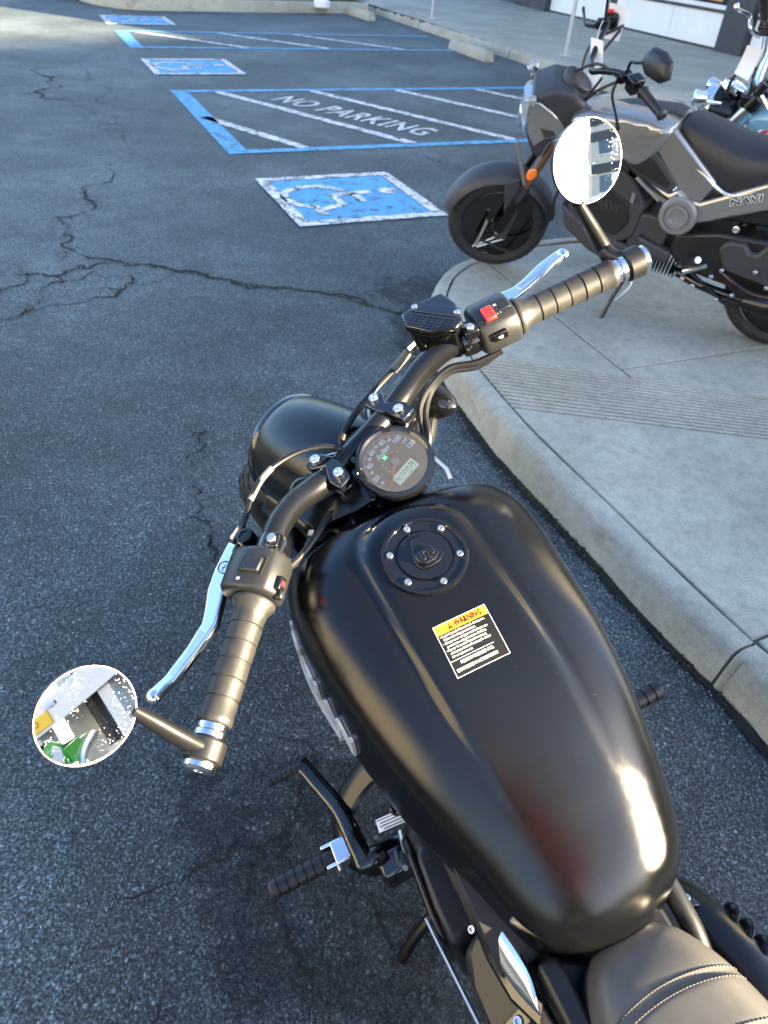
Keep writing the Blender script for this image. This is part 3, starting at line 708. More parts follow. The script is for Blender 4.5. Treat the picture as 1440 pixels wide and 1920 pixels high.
# ------------------------------------------------------------------ the shop building
sh = empty('shop_building', FP(0, 0, 0)); tag(sh, 'white panelled shop wall with charcoal columns and a framed window behind the mini motorcycles', 'building')
inv = Matrix.Translation(-FP(0, 0, 0))
def fbox(name, s0, s1, z0, z1, o0, o1, m_, bev=.004, parent=None, label=None):
    b = MB().box(FP((s0 + s1) / 2, (o0 + o1) / 2, (z0 + z1) / 2), (s1 - s0, abs(o1 - o0), z1 - z0), FD, FN)
    return build(name, b.xf(inv), m_, parent or sh, bevel=bev, seg=1, label=label)
SE = 12.6
fbox('main_wall', -2.0, SE, 3.4, 9.5, -10, -.02, 'wallb'); fbox('lower_wall', -1.6, SE, 0, 3.4, -9, -.10, 'bin')
fbox('corner_column', -.62, -.01, .0, 3.4, -.3, .12, 'column', .01)
def bay(s0, s1, seam=1.25):
    n = max(1, round((s1 - s0) / seam)); w = (s1 - s0) / n
    for k in range(n): fbox('wall_panel', s0 + k * w + .004, s0 + (k + 1) * w - .004, ZT + .03, .60, -.06, 0, 'wallw')
    fbox('base_rail', s0, s1, .10, ZT + .026, -.05, -.012, 'column', .0)
    f = fbox('window', s0 + .03, s1 - .05, .64, 2.55, -.075, -.055, 'glass', .0)
    fbox('sill', s0, s1, .603, .64, -.07, .03, 'column', .003)
    fbox('frame', s0, s1, .643, .70, -.06, .012, 'frame'); fbox('frame', s0, s1, 2.5, 2.58, -.06, .012, 'frame')
    for q in (s0, (s0 + s1) / 2 - .03, s1 - .06): fbox('frame', q, q + .06, .703, 2.497, -.06, .012, 'frame')
    for k in range(n): fbox('wall_panel', s0 + k * w + .004, s0 + (k + 1) * w - .004, 2.60, 3.38, -.06, 0, 'wallw')
b0s = 0.0
for (s0, s1) in ((0.0, 4.95), (5.56, 8.9), (9.5, 12.0)):
    bay(s0, s1)
for s_ in (4.96, 8.91, 12.01): fbox('column', s_, s_ + .58, .0, 3.4, -.3, .10, 'column', .01)
# displays behind the first window: a warm poster
fbox('window_poster', 2.9, 4.7, .74, 1.5, -.052, -.045, 'pwood', 0)
fbox('roof_parapet', -2.05, SE + .05, 9.45, 9.7, -10, .04, 'column', .01)

# a lower neighbouring block whose roof line shades the lot, and the shop's porch wing (both outside the frame, seen in mirrors and paint)
nb = empty('low_block', (0, 0, 0)); tag(nb, 'low beige commercial block with a flat roof, seen only in the right mirror', 'building')
p0, p1 = V(8.3 + 27.4, -11.0 - 12.2, 0), V(19.6 + 27.4, 3.3 - 12.2, 0); d = (p1 - p0).normalized(); q = V(d.y, -d.x, 0)
nb.location = p0; inv2 = Matrix.Translation(-p0)
HB = 17.55; GAP0, GAP1 = 5.9, 8.15
HW = 14.2
build('wall', MB().prism([p0, p1, p1 + q * 9, p0 + q * 9], (0, 0, HW)).xf(inv2), 'wallb', nb)
for (a, b) in ((-.1, GAP0), (GAP1, (p1 - p0).length + .1)):
    build('sun_blocker_screen', MB().prism([p0 + d * a - q * .04 + V(0, 0, HW), p0 + d * b - q * .04 + V(0, 0, HW), p0 + d * b + q * .25 + V(0, 0, HW), p0 + d * a + q * .25 + V(0, 0, HW)], (0, 0, HB - HW)).xf(inv2), 'column', nb)  # added screens; the gap between them aims a sun beam at the bike
for zb in (3.0, 6.6, 10.2, 13.2): build('floor_band', MB().box((p0 + p1) / 2 - q * .03 + V(0, 0, zb), ((p1 - p0).length + .1, .1, .9), d, q).xf(inv2), 'column', nb)
for k in range(6):
    for z0 in (1.0, 4.5, 8.0, 11.5):
        c_ = p0 + d * (1.6 + k * 2.9) - q * .02 + V(0, 0, z0 + .8); w_ = build('window', MB().box(c_, (1.5, .06, 1.5), d, q).xf(inv2), 'glass', nb)
        build('frame', MB().box(c_ - V(0, 0, .82), (1.7, .12, .08), d, q).xf(inv2), 'frame', w_)
pw = empty('porch_wing', (0, 0, 0)); tag(pw, 'shop porch wing with dark windows and a yellow sign, seen only in the left mirror', 'building')
p0, p1 = V(5.6, 1.9, 0), V(7.6, -5.2, 0); d = (p1 - p0).normalized(); q = V(-d.y, d.x, 0)
if q.x < 0: q = -q
pw.location = p0; inv3 = Matrix.Translation(-p0)
def pbox(name, a0, a1, z0, z1, o0, o1, m_, par=None, bev=.0):
    return build(name, MB().box(p0 + d * (a0 + a1) / 2 + q * (o0 + o1) / 2 + V(0, 0, (z0 + z1) / 2), (a1 - a0, abs(o1 - o0), z1 - z0), d, q).xf(inv3), m_, par or pw, bevel=bev)
L_ = (p1 - p0).length
PR = 2.22
pbox('wall', 0, L_, 0, PR - .15, .0, 1.2, 'wallb'); pbox('roof', -.3, L_ + .3, PR - .15, PR, -1.0, 1.3, 'frame')
pbox('sun_blocker_edge', -.3, 4.1, PR, PR + .22, -1.0, -.7, 'frame'); pbox('fascia', -.3, L_ + .3, PR - .5, PR - .03, -1.06, -1.003, 'wallw')  # raised edge added to keep the sun beam off the ground
for a in (1.0, 3.0, 5.2): 
    w_ = pbox('window', a, a + 1.4, .8, 2.0, -.03, -.001, 'glass'); pbox('frame', a - .08, a + 1.48, .70, .78, -.06, -.002, 'frame', w_)
for a in (.2, 2.6, 4.9, 7.0): pbox('column', a, a + .3, 0, PR - .155, -.95, -.6, 'wallw')
sg_ = pbox('sign_board', 6.3, 7.5, PR - .44, PR - .08, -1.10, -1.065, 'yellow')
tb = MB(); text_on(tb, 'SNS', .30, lambda v: p0 + d * (6.9 - v.x * 1.2) - q * 1.103 + V(0, 0, PR - .26 + v.y) , extrude=0); build('sign_lettering', tb.xf(inv3), 'redp', sg_)

# a sunlit pale block across the lot, behind and to the left: the warm sheen on the tank's left flank
ab = empty('pale_block', (-22, -14, 0)); tag(ab, 'sunlit cream block across the lot, seen only as the pale sheen on the tank', 'building')
d = V(-.55, .835, 0).normalized(); q = V(-d.y, d.x, 0)
if q.x > 0: q = -q
def abox(name, a0, a1, z0, z1, o0, o1, m_, par=None): return build(name, MB().box(d * (a0 + a1) / 2 + q * (o0 + o1) / 2 + V(0, 0, (z0 + z1) / 2), (a1 - a0, abs(o1 - o0), z1 - z0), d, q), m_, par or ab)
abox('wall', -13, 20, 0, 12.5, 0, 9, 'wallb'); abox('parapet', -13.2, 20.2, 12.5, 13.0, -.2, 9.2, 'frame'); abox('plinth', -13.05, 20.05, 0, .9, -.05, -.001, 'column')
for k in range(9):
    for z0 in (1.4, 5.0, 8.8):
        w_ = abox('window', -12 + k * 3.6, -10.4 + k * 3.6, z0, z0 + 1.7, -.06, -.002, 'glass'); abox('frame', -12.1 + k * 3.6, -10.3 + k * 3.6, z0 - .1, z0, -.12, -.003, 'frame', w_)
# ================================================================== the black cruiser
BYAW, BLEAN, BST = 2.032, .238, .436
MBIKE = Matrix.Translation((.655, -.115, 0)) @ Matrix.Rotation(BYAW, 4, 'Z') @ Matrix.Rotation(-BLEAN, 4, 'X')
RAKE = rad(29); AX_ = V(-math.sin(RAKE), 0, math.cos(RAKE)); AO = V(1.682, 0, 0)
MS = Matrix.Translation(AO) @ Matrix.Rotation(BST, 4, AX_) @ Matrix.Translation(-AO)     # steering, applied to everything the bars turn
bike = empty('cruiser_motorcycle', M=MBIKE)
tag(bike, 'matte black cruiser motorcycle with round bar-end mirrors, filling the foreground', 'motorcycle')
def part(name, mb, m_, parent=None, steer=False, **kw):
    if steer: mb.xf(MS)
    return build(name, mb, m_, parent or bike, **kw)

# ---------------- fuel tank
TZx = [.538, .540, .545, .552, .562, .58, .60, .63, .66, .72, .78, .85, .93, .99, 1.03, 1.055, 1.075]
TZz = [.590, .606, .628, .645, .658, .675, .690, .711, .733, .773, .806, .838, .864, .874, .869, .853, .825]
TWx = [.538, .540, .545, .552, .562, .58, .61, .64, .69, .74, .80, .88, .95, 1.0, 1.03, 1.05, 1.065, 1.075]
TWw = [.006, .022, .044, .064, .081, .098, .112, .121, .135, .149, .161, .171, .175, .173, .165, .149, .118, .06]
def smooth1(xs, ys):
    """monotone cubic through the points"""
    n = len(xs); dl = [(ys[i + 1] - ys[i]) / (xs[i + 1] - xs[i]) for i in range(n - 1)]
    ms = [dl[0]] + [0 if dl[i - 1] * dl[i] <= 0 else 2 * dl[i - 1] * dl[i] / (dl[i - 1] + dl[i]) for i in range(1, n - 1)] + [dl[-1]]
    def f(x):
        x = min(max(x, xs[0]), xs[-1])
        for i in range(n - 1):
            if x <= xs[i + 1] or i == n - 2:
                h = xs[i + 1] - xs[i]; t = (x - xs[i]) / h
                return (2 * t ** 3 - 3 * t * t + 1) * ys[i] + (t ** 3 - 2 * t * t + t) * h * ms[i] + (-2 * t ** 3 + 3 * t * t) * ys[i + 1] + (t ** 3 - t * t) * h * ms[i + 1]
    return f
tz, tw = smooth1(TZx, TZz), smooth1(TWx, TWw)
tyc = smooth1([.50, .56, .62, .70, .80, .95, 1.08], [-.020, -.024, -.026, -.020, -.010, 0, 0])
tk = smooth1([.53, .545, .62, .72, .88, 1.0, 1.05, 1.08], [.32, .45, .70, .86, 1, .95, .8, .6])
# half section: lateral fraction, drop
SEC = [(0, 0), (.2, .0015), (.4, .010), (.55, .030), (.70, .066), (.82, .110), (.91, .160), (.965, .210), (.992, .252), (1.0, .275), (1.004, .29), (1.012, .34), (1.03, .46), (1.045, .60), (1.05, .70), (1.04, .80), (1.0, .90), (.90, .97), (.70, 1.0), (.35, 1.0), (0, 1.0)]
DROP = .235
sec_a = smooth1(list(range(len(SEC))), [s_[0] for s_ in SEC]); sec_b = smooth1(list(range(len(SEC))), [s_[1] for s_ in SEC])
wp = smooth1([.53, .62, .70, .80, .88, .955, 1.08], [.046, .054, .064, .0705, .069, .0675, .0675])
def sstep(a, b, x):
    t = min(1, max(0, (x - a) / (b - a))); return t * t * (3 - 2 * t)
def panel(x, y):
    """raised spine: height offset at plan position"""
    d = abs(y) - wp(x) if x < .955 else math.hypot(x - .955, y) - .0675
    amp = .0068 * sstep(.64, .80, x)
    groove = -.0022 * math.exp(-((d - .010) / .006) ** 2) * sstep(.66, .84, x)
    return amp * (1 - sstep(-.005, .009, d)) + groove
def tank_pt(x, q):
    """q in [-N, N] along the section, + = left"""
    s_ = 1 if q >= 0 else -1; a = abs(q); w = tw(x); dr = sec_b(a) * DROP * tk(x)
    y = s_ * (sec_a(a) if a < 9 else min(sec_a(a), 1.0) + max(0, sec_a(a) - 1) * sstep(.56, .74, x)) * w; z = tz(x) - dr
    if a < 9: z += panel(x, y) * (1 - sstep(6, 9, a))
    return V(x, y + tyc(x), z)
NS = len(SEC) - 1
xs = [.538 + .537 * (.5 - .5 * math.cos(math.pi * i / 170)) for i in range(171)]
qs = []
for i in range(NS * 8): qs.append(-NS + i / 4)
R = [[tank_pt(x, q) for q in qs] for x in xs]
for _ in range(90):                                   # relax the tail so its highlights stay clean
    Q = [r[:] for r in R]
    for i in range(1, len(xs) - 1):
        k_ = .6 * (1 - sstep(.57, .67, xs[i]))
        if k_ <= 0: continue
        n_ = len(qs)
        for j in range(n_): Q[i][j] = R[i][j].lerp((R[i - 1][j] + R[i + 1][j] + R[i][j - 1] + R[i][(j + 1) % n_]) / 4, k_)
    R = Q
part('fuel_tank', MB().rings(R), 'satin', ang=60)
def tank_top(x, y):
    """point and normal on the tank's upper face over plan position (x,y)"""
    def P(x, y):
        w = tw(x); f = min(abs(y - tyc(x)) / w, .99); lo, hi = 0, 9
        for _ in range(40):
            m_ = (lo + hi) / 2
            if sec_a(m_) < f: lo = m_
            else: hi = m_
        return tank_pt(x, lo * (1 if y >= tyc(x) else -1))
    p = P(x, y); e = .004; n_ = (P(x + e, y) - P(x - e, y)).cross(P(x, y + e) - P(x, y - e)).normalized()
    return p, (n_ if n_.z > 0 else -n_)

# filler cap
cp, cn = tank_top(.937, .0); fx = (V(1, 0, 0) - cn * cn.x).normalized(); fy = cn.cross(fx)
def capP(a, b, h): return cp + fx * a + fy * b + cn * h       # a forward, b left
cap = part('filler_cap', MB().lathe([(.0535, -.004), (.0535, .003), (.0525, .0045), (.049, .0048), (.048, .0022), (.0355, .0022), (.0345, .0008), (.0335, .0008), (.0330, .0040), (.0, .0040)], cp, cn, 56, ref=(1, 0, 0)), 'gloss', ang=30)
for k in range(6):
    a = rad(60 * k + 5); c_ = capP(.0425 * math.cos(a), .0425 * math.sin(a), .001)
    bo = part('bolt', MB().lathe([(.0042, 0), (.0042, .0042), (.0036, .005), (.0022, .005), (.0020, .0032), (0, .0032)], c_, cn, 14), 'steel', cap)
hp = [(.024, .0075), (.024, -.0095), (.003, -.0125), (-.009, -.0215), (-.0165, -.0125), (-.0185, 0), (-.0175, .0115), (-.012, .0155), (-.003, .0155)]
part('key_flap', MB().prism([capP(a, b, .0041) for a, b in hp], cn * .0026), 'gloss', cap, bevel=.0008)
em = [(-.002, .0145), (.003, 0), (-.001, -.0135), (-.010, -.0145), (-.016, -.006), (-.0165, .006), (-.011, .0135)]
part('key_cover', MB().prism([capP(a, b, .0066) for a, b in em], cn * .0075), 'gloss', cap, bevel=.0012)
for sq in ([(.0, .0085), (-.004, .0075), (-.009, .008), (-.0115, .0055), (-.009, .003), (-.004, .004), (-.001, .001), (-.005, -.002), (-.011, -.001), (-.012, -.005)], [(.001, -.002), (-.003, -.005), (-.008, -.0065), (-.006, -.010), (-.001, -.009)]):
    part('cap_emblem', MB().tube([capP(a_, b_, .0143) for a_, b_ in sq], .0008, 6, 28), 'cast', cap)

# warning sticker (left to right = rider's left to right)
STX0, STX1, STY0, STY1 = .855, .797, .0335, -.0345
def stk(u, v, h):
    p, n_ = tank_top(STX0 + (STX1 - STX0) * v, STY0 + (STY1 - STY0) * u); return p + n_ * h
def sheet(mb, u0, u1, v0, v1, h, n=10, m_=10):
    vs = [stk(u0 + (u1 - u0) * i / n, v0 + (v1 - v0) * j / m_, h) for j in range(m_ + 1) for i in range(n + 1)]
    return mb.add(vs, [(j * (n + 1) + i, j * (n + 1) + i + 1, (j + 1) * (n + 1) + i + 1, (j + 1) * (n + 1) + i) for j in range(m_) for i in range(n)])
st = part('warning_sticker', sheet(MB(), 0, 1, 0, 1, .0004), 'sticker')
part('orange_band', sheet(MB(), .012, .988, .015, .185, .0006, 10, 3), 'orangep', st)
eb = MB()
for (a, b, c_, d_) in ((0, 1, 0, .006), (0, 1, .994, 1), (0, .006, 0, 1), (.994, 1, 0, 1), (0.01, .83, .70, .706)): sheet(eb, a, b, c_, d_, .0006, 10, 6)
part('border', eb, 'print', st)
SW, SH = abs(STY1 - STY0), abs(STX1 - STX0)
def stext(mb, body, u, v, hgt, maxw=None, h=.0008, align='LEFT', bold=0):
    vs, fs = text_mesh(body, hgt / .7, align=align, res=1, bold=bold)
    x0, x1 = min(p.x for p in vs), max(p.x for p in vs); k = 1
    if maxw and x1 - x0 > maxw * SW: k = maxw * SW / (x1 - x0)
    mb.add([stk(u + p.x * k / SW, v - p.y / SH, h) for p in vs], fs)
tb = MB(); stext(tb, 'WARNING', .37, .10, .0066, .52, bold=.0003)
tri = [(.245, .155), (.335, .155), (.29, .035)]; tb.add([stk(a, b, .0008) for a, b in tri], [(0, 1, 2)])
part('heading_lettering', tb, 'sticker', st)
tb = MB(); stext(tb, '!', .281, .108, .0045, bold=.0001, h=.001); part('exclamation_mark', tb, 'orangep', st)
tb = MB()
for k, s_ in enumerate(["\u2022 Read Owner's Manual and, during use,", "   follow all safety precautions.", "\u2022 Always wear an approved helmet, eye", "   protection and protective clothing.", "\u2022 If your Owner's Manual is missing,", "   contact an Indian Motorcycle dealer", "   for a replacement."]):
    stext(tb, s_, .035, .232 + k * .067, .0025, .93, bold=.00003)
stext(tb, 'PREMIUM UNLEADED FUEL', .17, .775, .0032, .62, bold=.00003); stext(tb, 'RECOMMENDED 91 OCTANE MINIMUM', .05, .89, .0032, .76, bold=.00003)
part('body_lettering', tb, 'print', st)

# raised metal letters on both tank sides, with a thin banner bar under them
def band_pt(x, z, side, off):
    lo, hi = 9.2, 15.5
    for _ in range(30):
        m_ = (lo + hi) / 2
        if tank_pt(x, m_).z > z: lo = m_
        else: hi = m_
    p = tank_pt(x, lo * side); return p + V(0, side * off, 0)
for side in (1, -1):
    body = 'INDIAN'; X0, X1 = (1.02, .835) if side > 0 else (.835, 1.02)
    nm = MB(); n = len(body); bd = part('name_badge', MB().box((.93, side * .1, .70), (.02, .02, .02)), 'cast') if False else None
    vs, fs = text_mesh('INDIAN', .05, extrude=.002, spacing=1.15, bold=.0009)
    x0, x1 = min(v.x for v in vs), max(v.x for v in vs)
    lt = MB().add([band_pt(X0 + (X1 - X0) * (v.x - x0) / (x1 - x0), interp([.83, .93, 1.02], [.706, .738, .742], X0 + (X1 - X0) * (v.x - x0) / (x1 - x0)) + v.y, side, .003 + v.z) for v in vs], fs)
    L = part('name_lettering', lt, 'letter')
    bar = MB(); R = []
    for i in range(13):
        x = .985 - .12 * i / 12; z = interp([.83, .93, 1.02], [.706, .738, .742], x) - .026
        R.append([band_pt(x, z + dz, side, dy) for dz, dy in ((.005, .000), (.005, .006), (-.005, .006), (-.005, .000))])
    part('name_banner', bar.rings(R), 'letter', L)

# ---------------- seat
SX = [.05, .12, .20, .30, .38, .44, .49, .525, .545, .555]
sw_ = smooth1(SX, [.10, .135, .150, .148, .126, .107, .088, .070, .050, .022]); sz_ = smooth1(SX, [.70, .675, .65, .628, .617, .614, .612, .606, .596, .580])
def seat_pt(x, t):
    """t in [-1,1]: -1 right edge"""
    w = sw_(x); a = abs(t); dip = 0
    for sx in (.470, .415, .365, .31, .26):
        xx = x + .0 - (.018 * (1 - t * t)) + .006; dip += .0026 * math.exp(-((xx - sx) / .0050) ** 2)
    y = t * w - .024 * sstep(.3, .5, x); zt = sz_(x) + .006 - .050 * a ** 6 - .008 * a * a - dip * (1 - a ** 6)
    return V(x, y, zt)
xs = [.05 + .505 * (i / 210) ** .8 for i in range(211)]; R = []
for x in xs:
    r = [seat_pt(x, -1 + 2 * i / 40) for i in range(41)]; lo = [V(p.x, p.y * 1.0, p.z - .05) for p in (r[-1], r[30], r[20], r[10], r[0])]
    R.append(r + lo)
seat = part('seat', MB().rings(R), 'leather', ang=70)
for sx in (.470, .415, .365):
    for off in (.0055, -.0055):
        th = MB()
        for i in range(46):
            t0 = -.97 + 1.94 * i / 46; t1 = t0 + 1.94 / 46 * .62
            def Q(t): x = sx + off + .018 * (1 - t * t) - .006; return seat_pt(x, t) + V(0, 0, .0006)
            th.tube([Q(t0), Q((t0 + t1) / 2) + V(0, 0, .0004), Q(t1)], .0009, 5)
        stuff(part('stitching', th, 'thread', seat))

# ---------------- rear end, frame, engine (partly outside the frame)
def wheel_parts(par, c, R_, w, hub_r, M=None, spoke=5, rimm='gloss', prefix=''):
    """tyre with tread blocks, rim, spokes; axle along y"""
    c = V(c); prof = []
    for k in range(15):
        a = rad(-115 + 230 * k / 14); prof.append((R_ - w * .42 + w * .42 * math.cos(a) * (1 if abs(a) < 1.6 else .9), w * .5 * math.sin(a) / math.sin(rad(90))))
    prof = [(max(r, R_ * .70), h) for r, h in prof]
    b = MB().lathe(prof + [(R_ * .70, prof[-1][1] * .8), (R_ * .70, prof[0][1] * .8), prof[0]], c, (0, 1, 0), 72, caps=False)
    ty = build('tyre', b.xf(M) if M else b, 'tyre', par, ang=60)
    tr = MB()
    for k in range(44):
        a = 2 * math.pi * k / 44
        for s_ in (-1, 1):
            pts = []
            for (da, lat) in ((0, .06), (.05, .5), (.075, .86)):
                an = a + da + (.07 if s_ > 0 else 0); la = lat * rad(78); rr_ = R_ - w * .42 + w * .42 * math.cos(la) + .0006
                pts.append(c + V(rr_ * math.cos(an), s_ * w * .5 * math.sin(la), rr_ * math.sin(an)))
            tr.tube(pts, .0028, 4, flat=(1, .25))
    tr = build('tread_groove', tr.xf(M) if M else tr, 'crack', ty); stuff(tr)
    rm = MB().lathe([(R_ * .715, -w * .38), (R_ * .70, -w * .40), (R_ * .66, -w * .34), (R_ * .64, -w * .18), (R_ * .64, w * .18), (R_ * .66, w * .34), (R_ * .70, w * .40), (R_ * .715, w * .38)], c, (0, 1, 0), 56)
    rm = build('rim', rm.xf(M) if M else rm, rimm, par)
    for k in range(spoke):
        a = 2 * math.pi * k / spoke; d = V(math.cos(a), 0, math.sin(a)); e = V(-math.sin(a), 0, math.cos(a)); sp = MB()
        sp.rings([[c + d * r_ + e * ww * s1 + V(0, tt * s2, 0) for s1, s2 in ((-1, -1), (1, -1), (1, 1), (-1, 1))] for r_, ww, tt in ((hub_r * .8, .018, .016), (R_ * .45, .010, .012), (R_ * .655, .017, .016))])
        build('spoke', sp.xf(M) if M else sp, rimm, rm, bevel=.003)
    hb = MB().lathe([(.02, -w * .62), (hub_r * .7, -w * .58), (hub_r, -w * .3), (hub_r, w * .3), (hub_r * .7, w * .58), (.02, w * .62)], c, (0, 1, 0), 24)
    build('hub', hb.xf(M) if M else hb, rimm, rm)
    return ty, rm
wheel_parts(bike, (0, 0, .322), .322, .15, .06)
fr = []
for i in range(27):
    a = rad(20 + 150 * i / 26); r_ = .345
    fr.append([V(r_ * k * math.cos(a), y, .322 + r_ * k * math.sin(a)) for k, y in ((1.0, 0), (.995, .05), (.975, .08), (.90, .092), (.89, .088), (.965, .076), (.985, .048), (.99, 0), (.985, -.048), (.965, -.076), (.89, -.088), (.90, -.092), (.975, -.08), (.995, -.05))])
part('rear_fender', MB().rings(fr), 'satin', ang=60)
for s_ in (1, -1):
    part('swingarm', MB().tube([(0, s_ * .115, .322), (.25, s_ * .12, .34), (.50, s_ * .11, .36)], [.028, .03, .038], 12, 12), 'semi')
    # cast rear frame section beside the seat nose, with oval windows
    fp = [(.565, .590), (.545, .592), (.49, .580), (.42, .572), (.30, .565), (.30, .535), (.42, .520), (.48, .49), (.54, .46), (.565, .50)]
    fr_ = part('frame_casting', MB().side(fp, s_ * .052, s_ * .080), 'cast', bevel=.006)
    for (ox, oz) in ((.545, .555), (.50, .548), (.445, .545)):
        part('frame_window', MB().lathe([(.013, .0), (.013, .0018), (.010, .0022), (.0095, -.0004), (0, -.0004)], (ox, s_ * .0797, oz), (0, s_, 0), 20), 'crack', fr_)
    if s_ < 0: part('frame_rail', MB().tube([(.70, s_ * .06, .62), (.60, s_ * .100, .585), (.545, s_ * .104, .572), (.505, s_ * .100, .555), (.45, s_ * .085, .52)], .0125, 12, 20), 'cast')
part('shock_cover', MB().side([(.66, .56), (.58, .56), (.46, .50), (.46, .34), (.68, .34)], -.062, .062), 'cast', bevel=.01)

# left: engine, covers, chrome side strip
eng = part('engine_block', MB().side([(.95, .22), (.99, .36), (.93, .60), (.84, .68), (.76, .68), (.68, .62), (.60, .48), (.58, .24), (.66, .18), (.88, .17)], -.105, .105), 'cast', bevel=.02)
for sgn, (x0, z0, x1, z1) in ((1, (.80, .36, .94, .62)), (1, (.78, .36, .64, .60))):
    for k in range(9):
        f = k / 8; c_ = V(x0 + (x1 - x0) * f, 0, z0 + (z1 - z0) * f)
        part('cooling_fin', MB().box(c_, (.15, .235, .006), (x1 - x0 and .88, 0, -(.47 if x1 > x0 else -.47)), (0, 1, 0)), 'cast', eng, bevel=.002)
cc = part('crankcase_cover', MB().prism([(.80, .135, .475), (.765, .152, .492), (.70, .157, .478), (.655, .155, .452), (.64, .152, .40), (.645, .150, .30), (.70, .150, .22), (.80, .150, .22), (.86, .150, .30), (.85, .145, .40)], (0, -.06, 0)), 'cast', bevel=.012, seg=3)
part('cover_rim', MB().prism([(.775, .158, .485), (.70, .164, .470), (.665, .163, .445), (.66, .162, .40), (.67, .160, .31), (.72, .160, .25), (.79, .160, .25), (.835, .158, .32), (.825, .156, .42)], (0, -.012, 0)), 'semi', cc, bevel=.005, seg=3)
rc = part('rocker_cover', MB().prism([(.80, .098, .545), (.745, .112, .548), (.69, .112, .528), (.655, .104, .505), (.65, .075, .50), (.70, .060, .535), (.79, .060, .56)], (0, 0, -.10)), 'semi', bevel=.010, seg=3)
part('rocker_rib', MB().tube([(.79, .094, .552), (.74, .106, .553), (.69, .106, .533), (.66, .098, .512)], .004, 8, 16), 'gloss', rc)
for (bx_, by_, bz_, nx_) in ((.735, .099, .553, 0), (.764, .088, .557, 0), (.695, .100, .541, 0), (.655, .118, .47, .2), (.645, .102, .49, .2), (.80, .118, .50, 0)):
    bo = part('bolt', MB().lathe([(.0055, -.008), (.0055, .006), (.0048, .0072), (.003, .0072), (.0027, .004), (0, .004)], (bx_, by_, bz_), (0, .25 + nx_, 1), 14), 'steel', rc)
for k in range(3):
    part('coil_lead', MB().tube([(.835 - k * .012, .088 + k * .006, .60), (.82 - k * .01, .115, .56), (.79 - k * .01, .118 + k * .008, .515), (.76, .10, .50)], .0045, 8, 16), 'rubber')
part('spark_plug_cap', MB().lathe([(.008, 0), (.014, .006), (.014, .03), (.009, .04), (.009, .055)], (.82, .105, .50), (-.1, .6, .8), 16), 'rubber')
# battery side cover
sc_poly = [(.645, .120, .495), (.635, .143, .487), (.60, .151, .47), (.50, .157, .455), (.38, .157, .445), (.38, .075, .50), (.50, .078, .515), (.60, .090, .520), (.637, .098, .515)]
sc = part('side_cover', MB().prism(sc_poly, (0, 0, -.16)), 'plastic', bevel=.010, seg=3)
rcs = part('cover_recess', MB().prism([(.552, .104, .5128), (.545, .146, .4835), (.527, .146, .4825), (.532, .104, .5118)], (0, .002, .002)), 'gloss', sc, bevel=.002)
part('bolt', MB().lathe([(.0065, 0), (.0065, .006), (.0055, .0074), (.003, .0074), (.003, .004), (0, .004)], (.540, .118, .502), (0, .35, 1), 16), 'steel', sc)
# chrome strip with dark frame
def leaf(pts, zoff, m_, name, par=None, th=.006, bev=.001): return part(name, MB().prism([V(p) + V(0, 0, zoff) for p in pts], (0, .002, -th)), m_, par, bevel=bev)
lf = leaf([(.668, .104, .575), (.640, .119, .563), (.60, .122, .563), (.555, .118, .565), (.518, .103, .57), (.535, .088, .585), (.60, .086, .590), (.65, .09, .586)], -.014, 'gloss', 'side_strip_frame')
cr_, nx_, = [], 12
U = [(.640, .106, .5785), (.615, .113, .573), (.585, .1145, .572), (.555, .110, .573), (.524, .0995, .578)]; Lw = [(.640, .105, .579), (.615, .097, .5865), (.585, .0925, .5905), (.555, .0915, .5915), (.524, .0985, .579)]
Uc, Lc = catmull(U, 24), catmull(Lw, 24); R = []
for p, q_ in zip(Uc, Lc):
    R.append([p.lerp(q_, k / 8) + V(0, .0, .0035 * math.sin(math.pi * k / 8)) for k in range(9)] + [q_ - V(0, 0, .003), p - V(0, 0, .003)])
part('chrome_strip', MB().rings(R), 'chrome', lf, ang=50)
part('brake_rod', MB().tube([(.70, .168, .452), (.676, .167, .45), (.569, .161, .45), (.45, .156, .45), (.33, .15, .44)], .0032, 10), 'steel')
# identification tag on the downtube
dt = part('down_tube', MB().tube([(1.13, .045, .74), (1.04, .075, .58), (.95, .105, .42), (.90, .11, .26), (.80, .12, .2)], .017, 14, 24), 'semi')
part('paper_tag', MB().box((.857, .158, .415), (.020, .044, .0008), (1, -.1, .1), (.15, 1, -.1)), 'white')
tb = MB()
for k in range(4): tb.box((.864 - k * .005, .158 - k * .0008, .4160), (.0015, .04 - .006 * (k % 2), .0003), (1, -.1, .1), (.15, 1, -.1))
part('tag_print', tb, 'sticker'); part('wire_clip', MB().tube([(.872, .137, .43), (.866, .150, .438), (.858, .146, .428), (.853, .135, .436)], .0045, 8, 14), 'gloss')
part('clamp_stay', MB().tube([(.835, .150, .41), (.80, .155, .43), (.79, .150, .44)], .006, 10), 'steel')
# radiator guard between the downtubes
part('radiator', MB().box((1.10, 0, .48), (.05, .26, .34), (.9, 0, .42)), 'plastic', bevel=.01)

